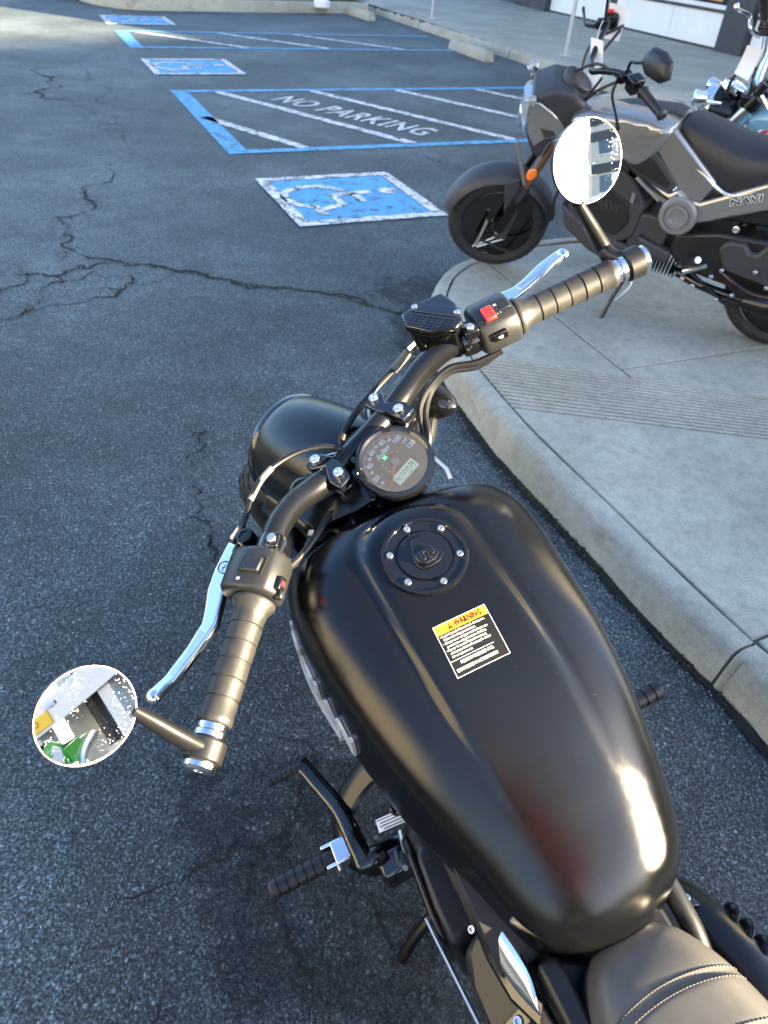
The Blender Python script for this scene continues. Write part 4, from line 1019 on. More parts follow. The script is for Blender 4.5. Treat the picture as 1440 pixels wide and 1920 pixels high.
# left foot peg, bracket, gear lever
def peg(side, c, out, L, r):
    """rubber peg with ring grooves"""
    c = V(c); prof = [(r * .6, -.012), (r * .95, -.004), (r, 0)]
    for k in range(6):
        h0 = L * (k + 1) / 7; prof += [(r, h0 - .002), (r * .86, h0 - .0012), (r * .86, h0 + .0012), (r, h0 + .002)]
    prof += [(r, L - .006), (r * .85, L), (0, L + .001)]
    p = part('foot_peg', MB().lathe(prof, c, out, 24), 'rubber', ang=40)
    return p
pl_ = peg(1, (.893, .268, .300), (.0, 1, 0), .112, .0165)
cv = MB().box((.893, .250, .3165), (.038, .028, .006)); build('clevis', cv, 'alu', pl_, bevel=.002)
for sx in (-.0155, .0155): build('clevis_arm', MB().box((.893 + sx * 1.1, .258, .307), (.006, .046, .024)), 'alu', pl_, bevel=.002)
build('clevis_pin', MB().cyl((.868, .262, .300), (.918, .262, .300), .0045, 12), 'steel', pl_)
build('peg_end', MB().lathe([(.009, 0), (.009, .028), (.0075, .03)], (.893, .240, .300), (0, 1, 0), 14), 'alu', pl_)
ar = part('peg_bracket', MB().tube([(.965, .10, .40), (.972, .165, .36), (.955, .215, .325), (.915, .238, .305), (.880, .232, .300), (.86, .205, .28), (.865, .165, .26), (.87, .10, .26)], [.020, .021, .020, .019, .019, .020, .020, .02], 12, 40, flat=(.6, 1.3), ref=(0, 0, 1)), 'semi')
gl = part('gear_lever', MB().tube([(.855, .222, .325), (.885, .222, .338), (.945, .226, .338), (1.0, .242, .334), (1.045, .256, .335), (1.058, .262, .336)], [.014, .014, .013, .012, .012, .013], 12, 30, flat=(.5, 1.15), ref=(0, 0, 1)), 'gloss')
tp = [(.0065, -.004)]
for k in range(6): tp += [(.0085, k * .0095), (.0085, k * .0095 + .006), (.0068, k * .0095 + .0072), (.0068, k * .0095 + .0088)]
tp += [(.0085, .057), (.0085, .064), (0, .065)]
part('toe_peg', MB().lathe(tp, (1.052, .262, .335), (.0, 1, 0), 16), 'rubber', gl, ang=40)
part('lever_boss', MB().lathe([(.016, -.03), (.018, -.02), (.018, .014), (.014, .02), (.006, .02), (.006, .014), (0, .014)], (.858, .215, .315), (0, 1, 0), 20), 'gloss', gl)
part('linkage_block', MB().side([(.885, .24), (.885, .30), (.85, .315), (.82, .30), (.82, .25), (.85, .235)], .12, .205), 'gloss', bevel=.008)
part('linkage_rod', MB().tube([(.842, .168, .33), (.80, .172, .40), (.775, .166, .44)], .004, 10), 'steel')
pr_ = peg(-1, (.893, -.255, .300), (0, -1, 0), .135, .0165)
part('peg_bracket', MB().tube([(.95, -.10, .38), (.93, -.19, .33), (.893, -.235, .303), (.87, -.18, .27), (.87, -.10, .26)], .017, 12, 24, flat=(1.3, .6), ref=(0, 0, 1)), 'semi')
part('brake_pedal', MB().tube([(.86, -.205, .31), (.93, -.215, .325), (1.01, -.235, .33), (1.04, -.27, .335)], .009, 10, 20, flat=(1.2, .6), ref=(0, 0, 1)), 'gloss')
# right rear: shield panel, exhaust with louvred heat shield
part('side_cover', MB().prism([(.66, -.112, .52), (.60, -.128, .52), (.565, -.140, .515), (.535, -.152, .50), (.515, -.150, .48), (.52, -.10, .50), (.60, -.09, .53)], (0, 0, -.14)), 'plastic', bevel=.008)
part('cover_recess', MB().prism([(.573, -.1245, .5215), (.568, -.1385, .5165), (.546, -.1430, .5115), (.551, -.127, .5165)], (0, 0, .0018)), 'gloss', bevel=.002)
part('bolt', MB().lathe([(.0055, 0), (.0055, .006), (.004, .0072), (0, .0072)], (.558, -.129, .519), (.2, -.3, 1), 14), 'steel')
ex = part('exhaust_pipe', MB().tube([(.62, -.11, .43), (.56, -.135, .470), (.50, -.150, .470), (.43, -.160, .455), (.30, -.170, .42), (0, -.19, .33), (-.25, -.20, .28)], [.028, .034, .038, .040, .042, .044, .042], 22, 60), 'semi')
for k in range(9):
    x = .525 - k * .021; c_ = V(x, interp([.3, .43, .53], [-.197, -.190, -.172], x), interp([.3, .43, .53], [.44, .475, .484], x))
    part('heat_shield_louvre', MB().ell(c_, .0165, .0085, .022, 16, 10, Matrix.Rotation(rad(38), 3, 'X') @ Matrix.Rotation(rad(-35), 3, 'Z')), 'semi', ex)

# ---------------- neck and upper fork (bars end), all steered parts below
part('steering_neck', MB().side([(1.06, .70), (1.08, .80), (1.13, .815), (1.20, .80), (1.24, .68), (1.16, .55), (1.09, .58)], -.045, .045), 'semi', bevel=.012)
part('neck_cover', MB().prism([(1.055, .055, .835), (1.03, .02, .852), (1.03, -.05, .852), (1.06, -.075, .83), (1.14, -.045, .80), (1.15, .04, .80)], (0, 0, -.03)), 'semi', bevel=.006)
part('hose', MB().tube([(1.085, .105, .58), (1.09, .122, .70), (1.10, .124, .770), (1.125, .104, .785), (1.139, .079, .785), (1.118, .061, .78), (1.07, .066, .76), (1.04, .07, .70)], .0065, 10, 40), 'rubber')
FWX, FWZ, FWR = 1.515, .305, .305
MSI = MS
wheel_parts(bike, (FWX, 0, FWZ), FWR, .13, .05, M=MS)
ff = []
for i in range(25):
    a = rad(92 + 66 * i / 24); r_ = FWR + .022
    ff.append([V(FWX + r_ * k * math.cos(a), y, FWZ + r_ * k * math.sin(a)) for k, y in ((1.0, 0), (.995, .045), (.975, .072), (.90, .085), (.89, .081), (.965, .068), (.985, .043), (.99, 0), (.985, -.043), (.965, -.068), (.89, -.081), (.90, -.085), (.975, -.072), (.995, -.045))])
part('front_fender', MB().rings(ff), 'satin', steer=True, ang=60)
for s_ in (1, -1):
    a = V(1.222, s_ * .092, .838); dn_ = V(math.sin(RAKE), 0, -math.cos(RAKE))
    part('fork_tube', MB().tube([a, a + dn_ * .40], .0215, 18), 'semi', steer=True)
    part('fork_slider', MB().tube([a + dn_ * .30, a + dn_ * .66], [.030, .030, .026], 18), 'satin', steer=True)
    part('fork_cap', MB().lathe([(.022, 0), (.022, .008), (.018, .012), (.008, .012), (.008, .008), (0, .008)], a, -dn_, 20), 'semi', steer=True)
tc_ = MB().prism([(1.175, .14, .838), (1.235, .135, .838), (1.255, .08, .838), (1.245, 0, .838), (1.255, -.08, .838), (1.235, -.135, .838), (1.175, -.14, .838), (1.14, -.08, .838), (1.13, 0, .838), (1.14, .08, .838)], (0, 0, -.034))
part('triple_clamp', tc_, 'semi', steer=True, bevel=.008)
part('lower_clamp', MB().prism([(1.26, .14, .70), (1.31, .12, .70), (1.31, -.12, .70), (1.26, -.14, .70), (1.23, 0, .70)], (0, 0, -.035)), 'semi', steer=True, bevel=.008)
# headlight with shroud
HX = [1.235, 1.25, 1.275, 1.305, 1.345, 1.38, 1.405, 1.418]; HR = [.099, .1015, .1025, .1025, .1015, .0985, .094, .088]
R = []
for x, r_ in zip(HX, HR):
    zc = .758 - (x - 1.24) * .05
    R.append([V(x - .02 * math.sin(t) * (x < 1.3), r_ * 1.0 * math.cos(t), zc + r_ * math.sin(t)) for t in [rad(-35 + 250 * k / 40) for k in range(41)]])
Rin = [[p + (V(p.x, 0, .758) - p) * .035 for p in r] for r in R]
hs = MB(); n = len(R)
vs = [p for r in R for p in r] + [p for r in Rin for p in r]; o = n * 41; fs = []
for i in range(n - 1):
    for j in range(40):
        fs.append((i * 41 + j, i * 41 + j + 1, (i + 1) * 41 + j + 1, (i + 1) * 41 + j)); fs.append((o + i * 41 + j, o + (i + 1) * 41 + j, o + (i + 1) * 41 + j + 1, o + i * 41 + j + 1))
for j in range(40):
    fs.append((j, o + j, o + j + 1, j + 1)); q_ = (n - 1) * 41; fs.append((q_ + j, q_ + j + 1, o + q_ + j + 1, o + q_ + j))
for i in range(n - 1):
    fs.append((i * 41, (i + 1) * 41, o + (i + 1) * 41, o + i * 41)); fs.append((i * 41 + 40, o + i * 41 + 40, o + (i + 1) * 41 + 40, (i + 1) * 41 + 40))
hs.add(vs, fs); hl = part('headlight_shroud', hs, 'satin', steer=True, ang=50)
rg = [[V(1.402 + .010 * math.cos(b_), (.0945 + .0045 * math.sin(b_)) * math.cos(t), .748 + (.0945 + .0045 * math.sin(b_)) * math.sin(t)) for b_ in [2 * math.pi * k / 8 for k in range(8)]] for t in [2 * math.pi * k / 48 for k in range(49)]]
part('headlight_rim', MB().rings(rg, caps=False), 'gloss', hl, steer=True)
part('headlight_bucket', MB().lathe([(.03, 0), (.07, .02), (.084, .06), (.086, .13), (.086, .145)], (1.25, 0, .752), (1, 0, -.06), 40), 'semi', hl, steer=True)
part('headlight_lens', MB().lathe([(.086, .140), (.08, .158), (.05, .168), (0, .172)], (1.25, 0, .752), (1, 0, -.06), 40), 'glassy', hl, steer=True)

# risers and bars
BAR = [(.992, .421, .9125), (1.006, .398, .9135), (1.075, .275, .9175), (1.102, .222, .922), (1.128, .182, .924), (1.148, .142, .913), (1.158, .105, .897), (1.160, .07, .888), (1.160, .03, .886), (1.160, 0, .886)]
BARF = BAR + [(x, -y, z) for x, y, z in BAR[-2::-1]]
def densify(P, n): return catmull(P, n)
hb = part('handlebar', MB().tube(densify(BARF, 120), [.0150, .0165, .0178, .0175, .0178, .0165, .0150], 20), 'semi', steer=True, ang=60)
for s_ in (1, -1):
    rs = part('bar_riser', MB().prism([(1.196, s_ * .048, .884), (1.196, s_ * .078, .884), (1.17, s_ * .083, .884), (1.125, s_ * .082, .884), (1.120, s_ * .05, .884), (1.15, s_ * .042, .884)], (.01, 0, -.05)), 'gloss', steer=True, bevel=.004)
    tp_ = [(1.198, s_ * .050, .900), (1.198, s_ * .076, .900), (1.180, s_ * .080, .905), (1.162, s_ * .066, .9065), (1.140, s_ * .082, .903), (1.121, s_ * .080, .898), (1.121, s_ * .054, .898), (1.145, s_ * .050, .905), (1.165, s_ * .046, .9065)]
    part('riser_cap', MB().prism(tp_, (0, 0, -.014)), 'gloss', rs, steer=True, bevel=.003)
    for bx_ in (1.185, 1.135):
        part('bolt', MB().lathe([(.0078, -.004), (.0078, .0065), (.0068, .0078), (.0042, .0078), (.0038, .004), (0, .004)], (bx_, s_ * .064, .9015), (0, 0, 1), 18), 'alu', rs, steer=True)
    part('riser_strut', MB().tube([(1.195, s_ * .058, .89), (1.165, s_ * .035, .893), (1.135, s_ * .032, .888), (1.115, s_ * .045, .88)], .006, 8, 14), 'gloss', rs, steer=True)
# instrument
GC = V(1.088, .004, .888); GN = V(-.40, .0, .916).normalized()
gF = (V(1, 0, 0) - GN * GN.x).normalized(); gL = GN.cross(gF)
GA = rad(0)
def gp(r, up, h): return GC + (gF * up - gL * r) + GN * h       # r to the right, up = away from the rider
ga = part('speedometer', MB().lathe([(.020, -.074), (.040, -.070), (.049, -.056), (.0515, -.012), (.0540, -.010), (.0553, -.004), (.0550, .002), (.0532, .0052), (.0490, .0062), (.0452, .0035), (.0445, -.002)], GC, GN, 72, caps=True, ref=(1, 0, 0)), 'gloss', steer=True, ang=25)
def disc(r, h, n=60): return MB().add([gp(r * math.cos(2 * math.pi * k / n), r * math.sin(2 * math.pi * k / n), h) for k in range(n)], [tuple(range(n))])
K['dial'] = mat('dial_face', (.040, .040, .043), .5); K['lcd'] = mat('lcd', (.80, .84, .50), .35); K['lcdink'] = mat('lcd_ink', (.05, .055, .05), .5)
K['needle'] = mat('needle_red', (.75, .06, .04), .4); K['ngreen'] = mat('neutral_light', (.05, .6, .10), .4, emit=((.05, .9, .15), .35)); K['amber'] = mat('amber_print', (.55, .33, .10), .5)
part('dial_face', disc(.0452, -.0015), 'dial', ga, steer=True)
RF = .0436; tb = MB()
def dial_at(ang, r): a = rad(ang); return r * math.sin(a), r * math.cos(a)
for v in list(range(10, 121, 10)):
    an = -118 + v * 1.72; big = v % 20 == 0; x, y = dial_at(an, RF * .80)
    text_on(tb, str(v), .0098 if big else .0056, lambda p: gp(x + p.x, y + p.y, -.0010), res=2, bold=.00036)
for v in range(0, 122, 2):
    an = -118 + v * 1.72; r0, r1 = RF * (.93 if v % 10 else .90), RF * .985; a = rad(an); d2 = Vector((math.sin(a), math.cos(a))); n2 = Vector((d2.y, -d2.x)) * (.00022 if v % 10 else .0004)
    tb.add([gp(*(d2 * r0 - n2), -.0010), gp(*(d2 * r0 + n2), -.0010), gp(*(d2 * r1 + n2), -.0010), gp(*(d2 * r1 - n2), -.0010)], [(0, 1, 2, 3)])
text_on(tb, 'Indian', .0105, lambda p: gp(p.x, .0225 + p.y + p.x * .06, -.0010), shear=.45, res=3, bold=.0004)
part('dial_lettering', tb, 'print', ga, steer=True)
tb = MB(); text_on(tb, 'N', .0062, lambda p: gp(-.0035 + p.x, .0150 + p.y, -.0009), bold=.0004); part('neutral_lamp', tb, 'ngreen', ga, steer=True)
tb = MB()
for an, r_ in ((-75, .0155), (-52, .0165), (12, .0165), (34, .017), (62, .017), (-98, .0155)):
    x, y = dial_at(an, r_); tb.add([gp(x + .0016 * math.cos(k), y + .0016 * math.sin(k), -.0010) for k in [2 * math.pi * q / 10 for q in range(10)]], [tuple(range(10))])
part('warning_icons', tb, 'amber', ga, steer=True)
def grect(x0, x1, y0, y1, h): return MB().add([gp(x0, y0, h), gp(x1, y0, h), gp(x1, y1, h), gp(x0, y1, h)], [(0, 1, 2, 3)])
part('lcd_surround', grect(-.0235, .0225, -.0290, -.0095, -.0011), 'sticker', ga, steer=True)
lc = part('lcd', grect(-.0220, .0190, -.0275, -.0115, -.0008), 'lcd', ga, steer=True)
tb = MB(); text_on(tb, '1169.78', .0098, lambda p: gp(.0035 + p.x * .82, -.0185 + p.y, -.0005), res=1); text_on(tb, 'N', .0075, lambda p: gp(-.0165 + p.x, -.0195 + p.y, -.0005), res=1); text_on(tb, 'ODO', .003, lambda p: gp(.004 + p.x, -.0252 + p.y, -.0005), res=1)
part('lcd_digits', tb, 'lcdink', lc, steer=True)
na = rad(-122); nd2 = Vector((math.sin(na), math.cos(na))); nn2 = Vector((nd2.y, -nd2.x))
part('needle', MB().prism([gp(*(nd2 * -.004 + nn2 * .0022), .0010), gp(*(nd2 * -.004 - nn2 * .0022), .0010), gp(*(nd2 * .040 - nn2 * .0009), .0010), gp(*(nd2 * .040 + nn2 * .0009), .0010)], GN * .0008), 'needle', ga, steer=True)
part('needle_hub', MB().lathe([(.0068, -.0012), (.0068, .003), (.0055, .0042), (0, .0044)], GC, GN, 28), 'ring', ga, steer=True)
def lens_mat():
    M = bpy.data.materials.new('gauge_glass'); M.use_nodes = True; t = M.node_tree; b = t.nodes['Principled BSDF']
    b.inputs['Base Color'].default_value = (1, 1, 1, 1); b.inputs['Roughness'].default_value = .02; b.inputs['Transmission Weight'].default_value = 1; b.inputs['IOR'].default_value = 1.45
    tr = t.nodes.new('ShaderNodeBsdfTransparent'); mx = t.nodes.new('ShaderNodeMixShader'); gl_ = t.nodes.new('ShaderNodeBsdfGlossy'); gl_.inputs['Roughness'].default_value = .04
    fr_ = t.nodes.new('ShaderNodeFresnel'); fr_.inputs[0].default_value = 1.5
    df = t.nodes.new('ShaderNodeBsdfDiffuse'); df.inputs[0].default_value = (.8, .8, .78, 1); m0 = t.nodes.new('ShaderNodeMixShader'); m0.inputs[0].default_value = .025; t.links.new(tr.outputs[0], m0.inputs[1]); t.links.new(df.outputs[0], m0.inputs[2])  # white diffuse mixed in: pale sky glare painted into the glass
    t.links.new(fr_.outputs[0], mx.inputs[0]); t.links.new(m0.outputs[0], mx.inputs[1]); t.links.new(gl_.outputs[0], mx.inputs[2])
    t.links.new(mx.outputs[0], t.nodes['Material Output'].inputs[0]); return M
K['gglass'] = lens_mat()
gr = [[gp(r_ * math.cos(2 * math.pi * k / 48), r_ * math.sin(2 * math.pi * k / 48), .0052 - .0014 * (r_ / .0465) ** 2) for k in range(48)] for r_ in (.0455, .036, .024, .012, .0004)]
part('gauge_glass', MB().rings(gr, caps=False), 'gglass', ga, steer=True)
part('gauge_bracket', MB().tube([(1.15, .03, .86), (1.12, .012, .845), (1.09, .0, .84)], .012, 10, 12), 'gloss', ga, steer=True)

# grips, switch blocks, levers, mirrors (mirrored left/right)
GA0, GA1 = V(1.0765, .2725, .9176), V(1.004, .4015, .9134); ga_d = (GA1 - GA0).normalized(); GLN = (GA1 - GA0).length
def SD(v, s_): return V(v[0], v[1] * s_, v[2])
gprof = [(.0165, -.004), (.0265, -.003), (.0272, .000), (.0262, .003), (.0215, .010), (.0196, .020)]
for k in range(5):
    h = .030 + k * .0225; gprof += [(.0197 - .0002 * k + .0008 * (k > 2), h - .0014), (.0182, h - .0007), (.0182, h + .0007), (.0199 - .0002 * k + .0008 * (k > 2), h + .0014)]
gprof += [(.0200, GLN - .010), (.0206, GLN - .008), (.0206, GLN - .002), (.0190, GLN), (.0150, GLN)]
XD = (ga_d.cross(V(0, 0, 1))).normalized()        # across the grip, roughly forward
if XD.x < 0: XD = -XD
ZD = V(0, 0, 1)
def GP(t, a, h, s_=1): return SD(GA0 + ga_d * t + XD * a + ZD * h, s_)     # t outward along grip, a forward, h up
def refl_normal(Pw, az, el):
    v = (V(0, 0, CAM_H) - Pw).normalized(); r_ = V(math.sin(rad(az)) * math.cos(rad(el)), math.cos(rad(az)) * math.cos(rad(el)), math.sin(rad(el))); return (v + r_).normalized()
MW = MBIKE @ MS; MWI = MW.inverted().to_3x3()
for s_ in (1, -1):
    LR = 'left' if s_ > 0 else 'right'
    part('grip', MB().lathe(gprof, SD(GA0, s_), SD(ga_d, s_), 32), 'rubber', steer=True, ang=40)
    be = part('bar_end', MB().lathe([(.0150, 0), (.0172, .001), (.0172, .006), (.0150, .008), (.0185, .0095), (.0185, .015), (.0165, .017), (.0165, .042), (.0185, .043), (.0185, .048), (.015, .051), (.006, .051), (.006, .046), (0, .046)], SD(GA1, s_), SD(ga_d, s_), 28), 'alu', steer=True, ang=40)
    # mirror: arm + round head
    e0 = GA1 + ga_d * .0295
    MR = .0508 if s_ > 0 else .0527
    if s_ > 0: mc = V(1.038, .467, 1.034); ap = [e0 - XD * .004, V(1.012, .422, .9150), V(1.047, .438, .9215), V(1.072, .449, .924), V(1.105, .461, .929)]; az, el = 123, 5
    else: mc = V(1.051, .434, 1.055); ap = [e0 - XD * .004, V(1.018, .420, .922), V(1.036, .428, .932), V(1.062, .448, .943), V(1.080, .466, .948), V(1.104, .495, .966)]; az, el = 125, 13
    mcS = SD(mc, s_); nW = refl_normal(MW @ mcS, az, el); nL = (MWI @ nW).normalized()
    ev = (CR * 1.0 - CU * .12) if s_ > 0 else (CR * .05 - CU); ev = ev - nW * ev.dot(nW); ev.normalize(); el_ = (MWI @ ev).normalized()
    me_ = mcS + el_ * (MR - .002) - nL * .004; e0s = SD(e0, s_)
    if s_ > 0: ap = [SD(ap[0], s_), e0s.lerp(me_, .35), e0s.lerp(me_, .7), me_]
    else: ap = [SD(ap[0], s_), SD(ap[1], s_), SD(ap[2], s_), SD(ap[2], s_).lerp(me_, .5), me_]
    part('mirror_clamp', MB().lathe([(.020, -.012), (.0225, -.010), (.0225, .010), (.020, .012)], SD(e0, s_), SD(ga_d, s_), 24), 'cast', steer=True)
    arm = part('mirror_arm', MB().tube(ap, [.0185, .0165, .0150, .0135, .0110], 14, 36, flat=(.60, 1.0) if s_ > 0 else (.70, .95), ref=SD(ga_d, s_)), 'cast', steer=True, ang=60)
    mx_, my_, mz_ = frame(nL, (0, 0, 1))
    hd = part('mirror_head', MB().lathe([(.012, -.022), (.026, -.019), (.042, -.010), (MR - .001, -.003), (MR, .0005), (MR - .0006, .0026), (MR - .0013, .0026), (MR - .0022, .0010)], mcS, nL, 72), 'gloss', steer=True, ang=35)
    part('mirror_trim', MB().lathe([(MR - .0010, .0024), (MR - .0013, .0031), (MR - .0020, .0031), (MR - .0023, .0020)], mcS, nL, 72, caps=False), 'trim', hd, steer=True)
    Rg = []; RC = 2.2
    for r_ in [(MR - .0021) * k_ for k_ in (1, .85, .7, .55, .4, .25, .1, .003)]:
        Rg.append([mcS + nL * (.0026 - r_ * r_ / (2 * RC)) + (mx_ * math.cos(2 * math.pi * k / 64) + my_ * math.sin(2 * math.pi * k / 64)) * r_ for k in range(64)])
    part('mirror_glass', MB().rings(Rg, caps=False), 'mirror', hd, steer=True, ang=180)
    part('arm_joint', MB().ell(me_ - el_ * .006 - nL * .006, .0105, .0105, .0105), 'cast', arm, steer=True)
    # lever
    if s_ > 0: lp_ = [(1.198, .227), (1.181, .268), (1.164, .295), (1.143, .316), (1.131, .330), (1.122, .363), (1.116, .405), (1.118, .421), (1.121, .430), (1.116, .438), (1.106, .437), (1.100, .428), (1.101, .412), (1.098, .400), (1.104, .350), (1.111, .318), (1.127, .297), (1.144, .276), (1.156, .243), (1.172, .224)]
    else: lp_ = [(1.176, .262), (1.165, .292), (1.150, .315), (1.136, .335), (1.132, .352), (1.130, .394), (1.124, .418), (1.122, .430), (1.114, .436), (1.105, .430), (1.103, .418), (1.106, .404), (1.107, .376), (1.110, .345), (1.114, .322), (1.124, .300), (1.140, .274), (1.152, .250)]
    lv = part('clutch_lever' if s_ > 0 else 'brake_lever', MB().prism([(x, y * s_, .9065) for x, y in lp_], (0, 0, -.013)), 'alu', steer=True, bevel=.0042, seg=3)
    bc = V(1.110, .429 * s_, .900); part('lever_ball', MB().ell(bc, .0105, .0105, .0095), 'alu', lv, steer=True)
    gq = [(1.122, .336), (1.112, .372), (1.110, .398), (1.105, .398), (1.106, .370), (1.114, .336)]
    part('lever_groove', MB().prism([(x + (.006 if s_ < 0 else 0), y * s_, .9071) for x, y in gq], (0, 0, -.001)), 'steel', lv, steer=True)
    if s_ > 0:
        eb = MB(); cc_ = V(1.166, .262, .907)
        polyline_flat(eb, [(1.167 + .0105 * math.cos(a), .258 + .0085 * math.sin(a)) for a in [2 * math.pi * k / 24 for k in range(25)]], .0012, lambda x, y: V(x, y, .9072))
        vs, fs = text_mesh('IMC', .008, shear=.4, res=1); eb.add([V(1.167 + p.y, .258 - p.x, .9072) for p in vs], fs)
        part('lever_emblem', eb, 'semi', lv, steer=True)
    # perch + clamp ring on the bar
    pp = MB().prism([SD(p, s_) for p in ((1.186, .206, .912), (1.176, .238, .912), (1.150, .236, .912), (1.120, .226, .912), (1.118, .205, .912), (1.150, .196, .912))], (0, 0, -.022))
    pe = part('lever_perch', pp, 'gloss' if s_ < 0 else 'semi', steer=True, bevel=.005, seg=3)
    part('pivot_cap', MB().lathe([(.012, -.014), (.0125, .012), (.0115, .016), (.0075, .0165), (.0070, .0145), (0, .0145)], SD((1.158, .213, .915), s_), (0, 0, 1), 24), 'semi' if s_ > 0 else 'gloss', pe, steer=True)
    part('bar_clamp', MB().lathe([(.0175, -.013), (.0215, -.0115), (.0225, -.006), (.0225, .006), (.0215, .0115), (.0175, .013)], SD((1.112, .204, .9215), s_), SD((-.55, .83, -.05), s_), 24), 'gloss', pe, steer=True)
    part('clamp_lug', MB().box(SD((1.098, .200, .944), s_), (.022, .018, .014), SD((-.55, .83, 0), s_), SD((.83, .55, 0), s_)), 'gloss', pe, steer=True, bevel=.003)
    part('bolt', MB().lathe([(.0058, 0), (.0058, .005), (.0045, .0062), (.0028, .0062), (.0026, .003), (0, .003)], SD((1.098, .200, .950), s_), (-.25, 0, 1), 16), 'steel', pe, steer=True)
    # switch block
    R = []
    for t, k in ((-.066, .80), (-.063, .93), (-.056, 1.0), (-.012, 1.0), (-.007, .94), (-.005, .80)):
        sec = [(.034, -.026), (.044, -.012), (.046, .006), (.040, .020), (.028, .0275), (.010, .030), (-.014, .0295), (-.026, .024), (-.033, .012), (-.034, -.008), (-.028, -.022), (-.012, -.029), (.014, -.031)]
        R.append([GP(t, a * k, h * k + .004, s_) for a, h in sec])
    sb = part('switch_block', MB().rings(R), 'plastic', steer=True, bevel=.004, seg=2, ang=45)
    if s_ > 0:
        part('switch_well', MB().prism([GP(-.047, .012, .0335), GP(-.022, .014, .0335), GP(-.022, -.020, .0330), GP(-.047, -.022, .0330)], (0, 0, .0008)), 'crack', sb, steer=True, bevel=.0)
        part('dimmer_rocker', MB().prism([GP(-.044, .008, .0340), GP(-.025, .010, .0340), GP(-.025, -.016, .0335), GP(-.044, -.018, .0335)], (.0, 0, .0055)), 'plastic', sb, steer=True, bevel=.002)
        part('signal_slider', MB().box(GP(-.022, -.034, .012), (.018, .012, .013), ga_d, XD), 'semi', sb, steer=True, bevel=.002)
        part('slider_mark', MB().box(GP(-.022, -.0405, .013), (.006, .0012, .007), ga_d, XD), 'redp', sb, steer=True)
        part('horn_button', MB().box(GP(-.010, -.036, .006), (.010, .010, .010), ga_d, XD), 'plastic', sb, steer=True, bevel=.002)
        tb = MB(); tb.box(GP(-.0165, .010, .0337), (.0035, .0045, .0006), ga_d, XD); polyline_flat(tb, [(.0015 * math.cos(a), .0022 * math.sin(a)) for a in [rad(20 * k) for k in range(10)]], .0007, lambda x, y: GP(-.0165 - y - .0015, .010 + x, .0338)); part('switch_marks', tb, 'print', sb, steer=True)
    else:
        part('switch_well', MB().prism([GP(-.052, .006, .0338, -1), GP(-.030, .006, .0338, -1), GP(-.030, -.026, .0300, -1), GP(-.052, -.026, .0300, -1)], (0, 0, .0006)), 'crack', sb, steer=True)
        part('kill_switch', MB().prism([GP(-.050, .002, .0335, -1), GP(-.034, .002, .0335, -1), GP(-.034, -.010, .0315, -1), GP(-.034, -.022, .0300, -1), GP(-.050, -.022, .0300, -1), GP(-.050, -.010, .0315, -1)], (0, 0, .0065)), 'red', sb, steer=True, bevel=.0022)
        part('cover_plate', MB().prism([GP(-.024, .010, .0335, -1), GP(-.010, .010, .0335, -1), GP(-.010, -.012, .0325, -1), GP(-.024, -.012, .0325, -1)], (0, 0, .0018)), 'plastic', sb, steer=True, bevel=.0012)
        part('start_button', MB().box(GP(-.040, -.0345, .012, -1), (.022, .008, .013), SD(ga_d, -1), SD(XD, -1)), 'gloss', sb, steer=True, bevel=.002)
        tb = MB()
        for (tt, aa, bdy) in ((-.0285, .002, 'x'), (-.0285, -.014, 'C')):
            vs, fs = text_mesh(bdy, .009, bold=.0004); tb.add([GP(tt - p.y * .9, aa + p.x * -1, .0345 + aa * .1, -1) for p in vs], fs)
        vs, fs = text_mesh('6', .009, bold=.0004); tb.add([GP(-.040 - p.y, -.0392, .012 + p.x, -1) for p in vs], fs)
        part('switch_marks', tb, 'print', sb, steer=True)
# master cylinder on the right
rp = [(1.200, -.172, .968), (1.190, -.205, .968), (1.172, -.232, .968), (1.140, -.222, .968), (1.104, -.196, .968), (1.104, -.180, .968), (1.135, -.160, .968), (1.178, -.156, .968)]
c_ = sum((V(p) for p in rp), V(0, 0, 0)) / 8
mcy = part('brake_reservoir', MB().rings([[c_ + (V(p) - c_) * k + V(0, 0, z) for p in rp] for k, z in ((.80, -.062), (.86, -.058), (.94, -.012))]), 'gloss', steer=True, bevel=.005, seg=3)
part('reservoir_lid', MB().rings([[c_ + (V(p) - c_) * k + V(0, 0, z) for p in rp] for k, z in ((1.0, -.012), (1.02, -.010), (1.02, -.003), (.97, 0))]), 'gloss', mcy, steer=True, bevel=.0025)
pl2 = [(c_ + (V(p) - c_) * .62 + V(0, 0, .0004)) for p in rp]
part('lid_plate', MB().prism([c_ + V(.040, -.010, .0002), c_ + V(-.034, -.022, .0002), c_ + V(-.038, -.006, .0002), c_ + V(.036, .008, .0002)], (0, 0, .0014)), 'gloss', mcy, steer=True, bevel=.0008)
tb = MB()
for k in range(5):
    for j in range(9): tb.box(c_ + V(.034 - j * .0088 - k * .001, .014 + k * .0052 - j * .0016, .0006), (.0058 + .002 * ((j * 7 + k * 3) % 3 - 1), .0016, .0008), (1, .17, 0))
lidrel = part('lid_relief', tb, 'semi', mcy, steer=True); stuff(lidrel)
for (dx, dy) in ((.036, -.001), (-.034, -.014)): part('lid_screw', MB().lathe([(.0045, 0), (.0045, .0018), (.0032, .0026), (0, .002)], c_ + V(dx, dy, .0012), (0, 0, 1), 16), 'steel', mcy, steer=True)
part('master_body', MB().tube([(1.19, -.19, .905), (1.150, -.225, .905), (1.135, -.255, .903)], .014, 16, 10), 'gloss', mcy, steer=True)

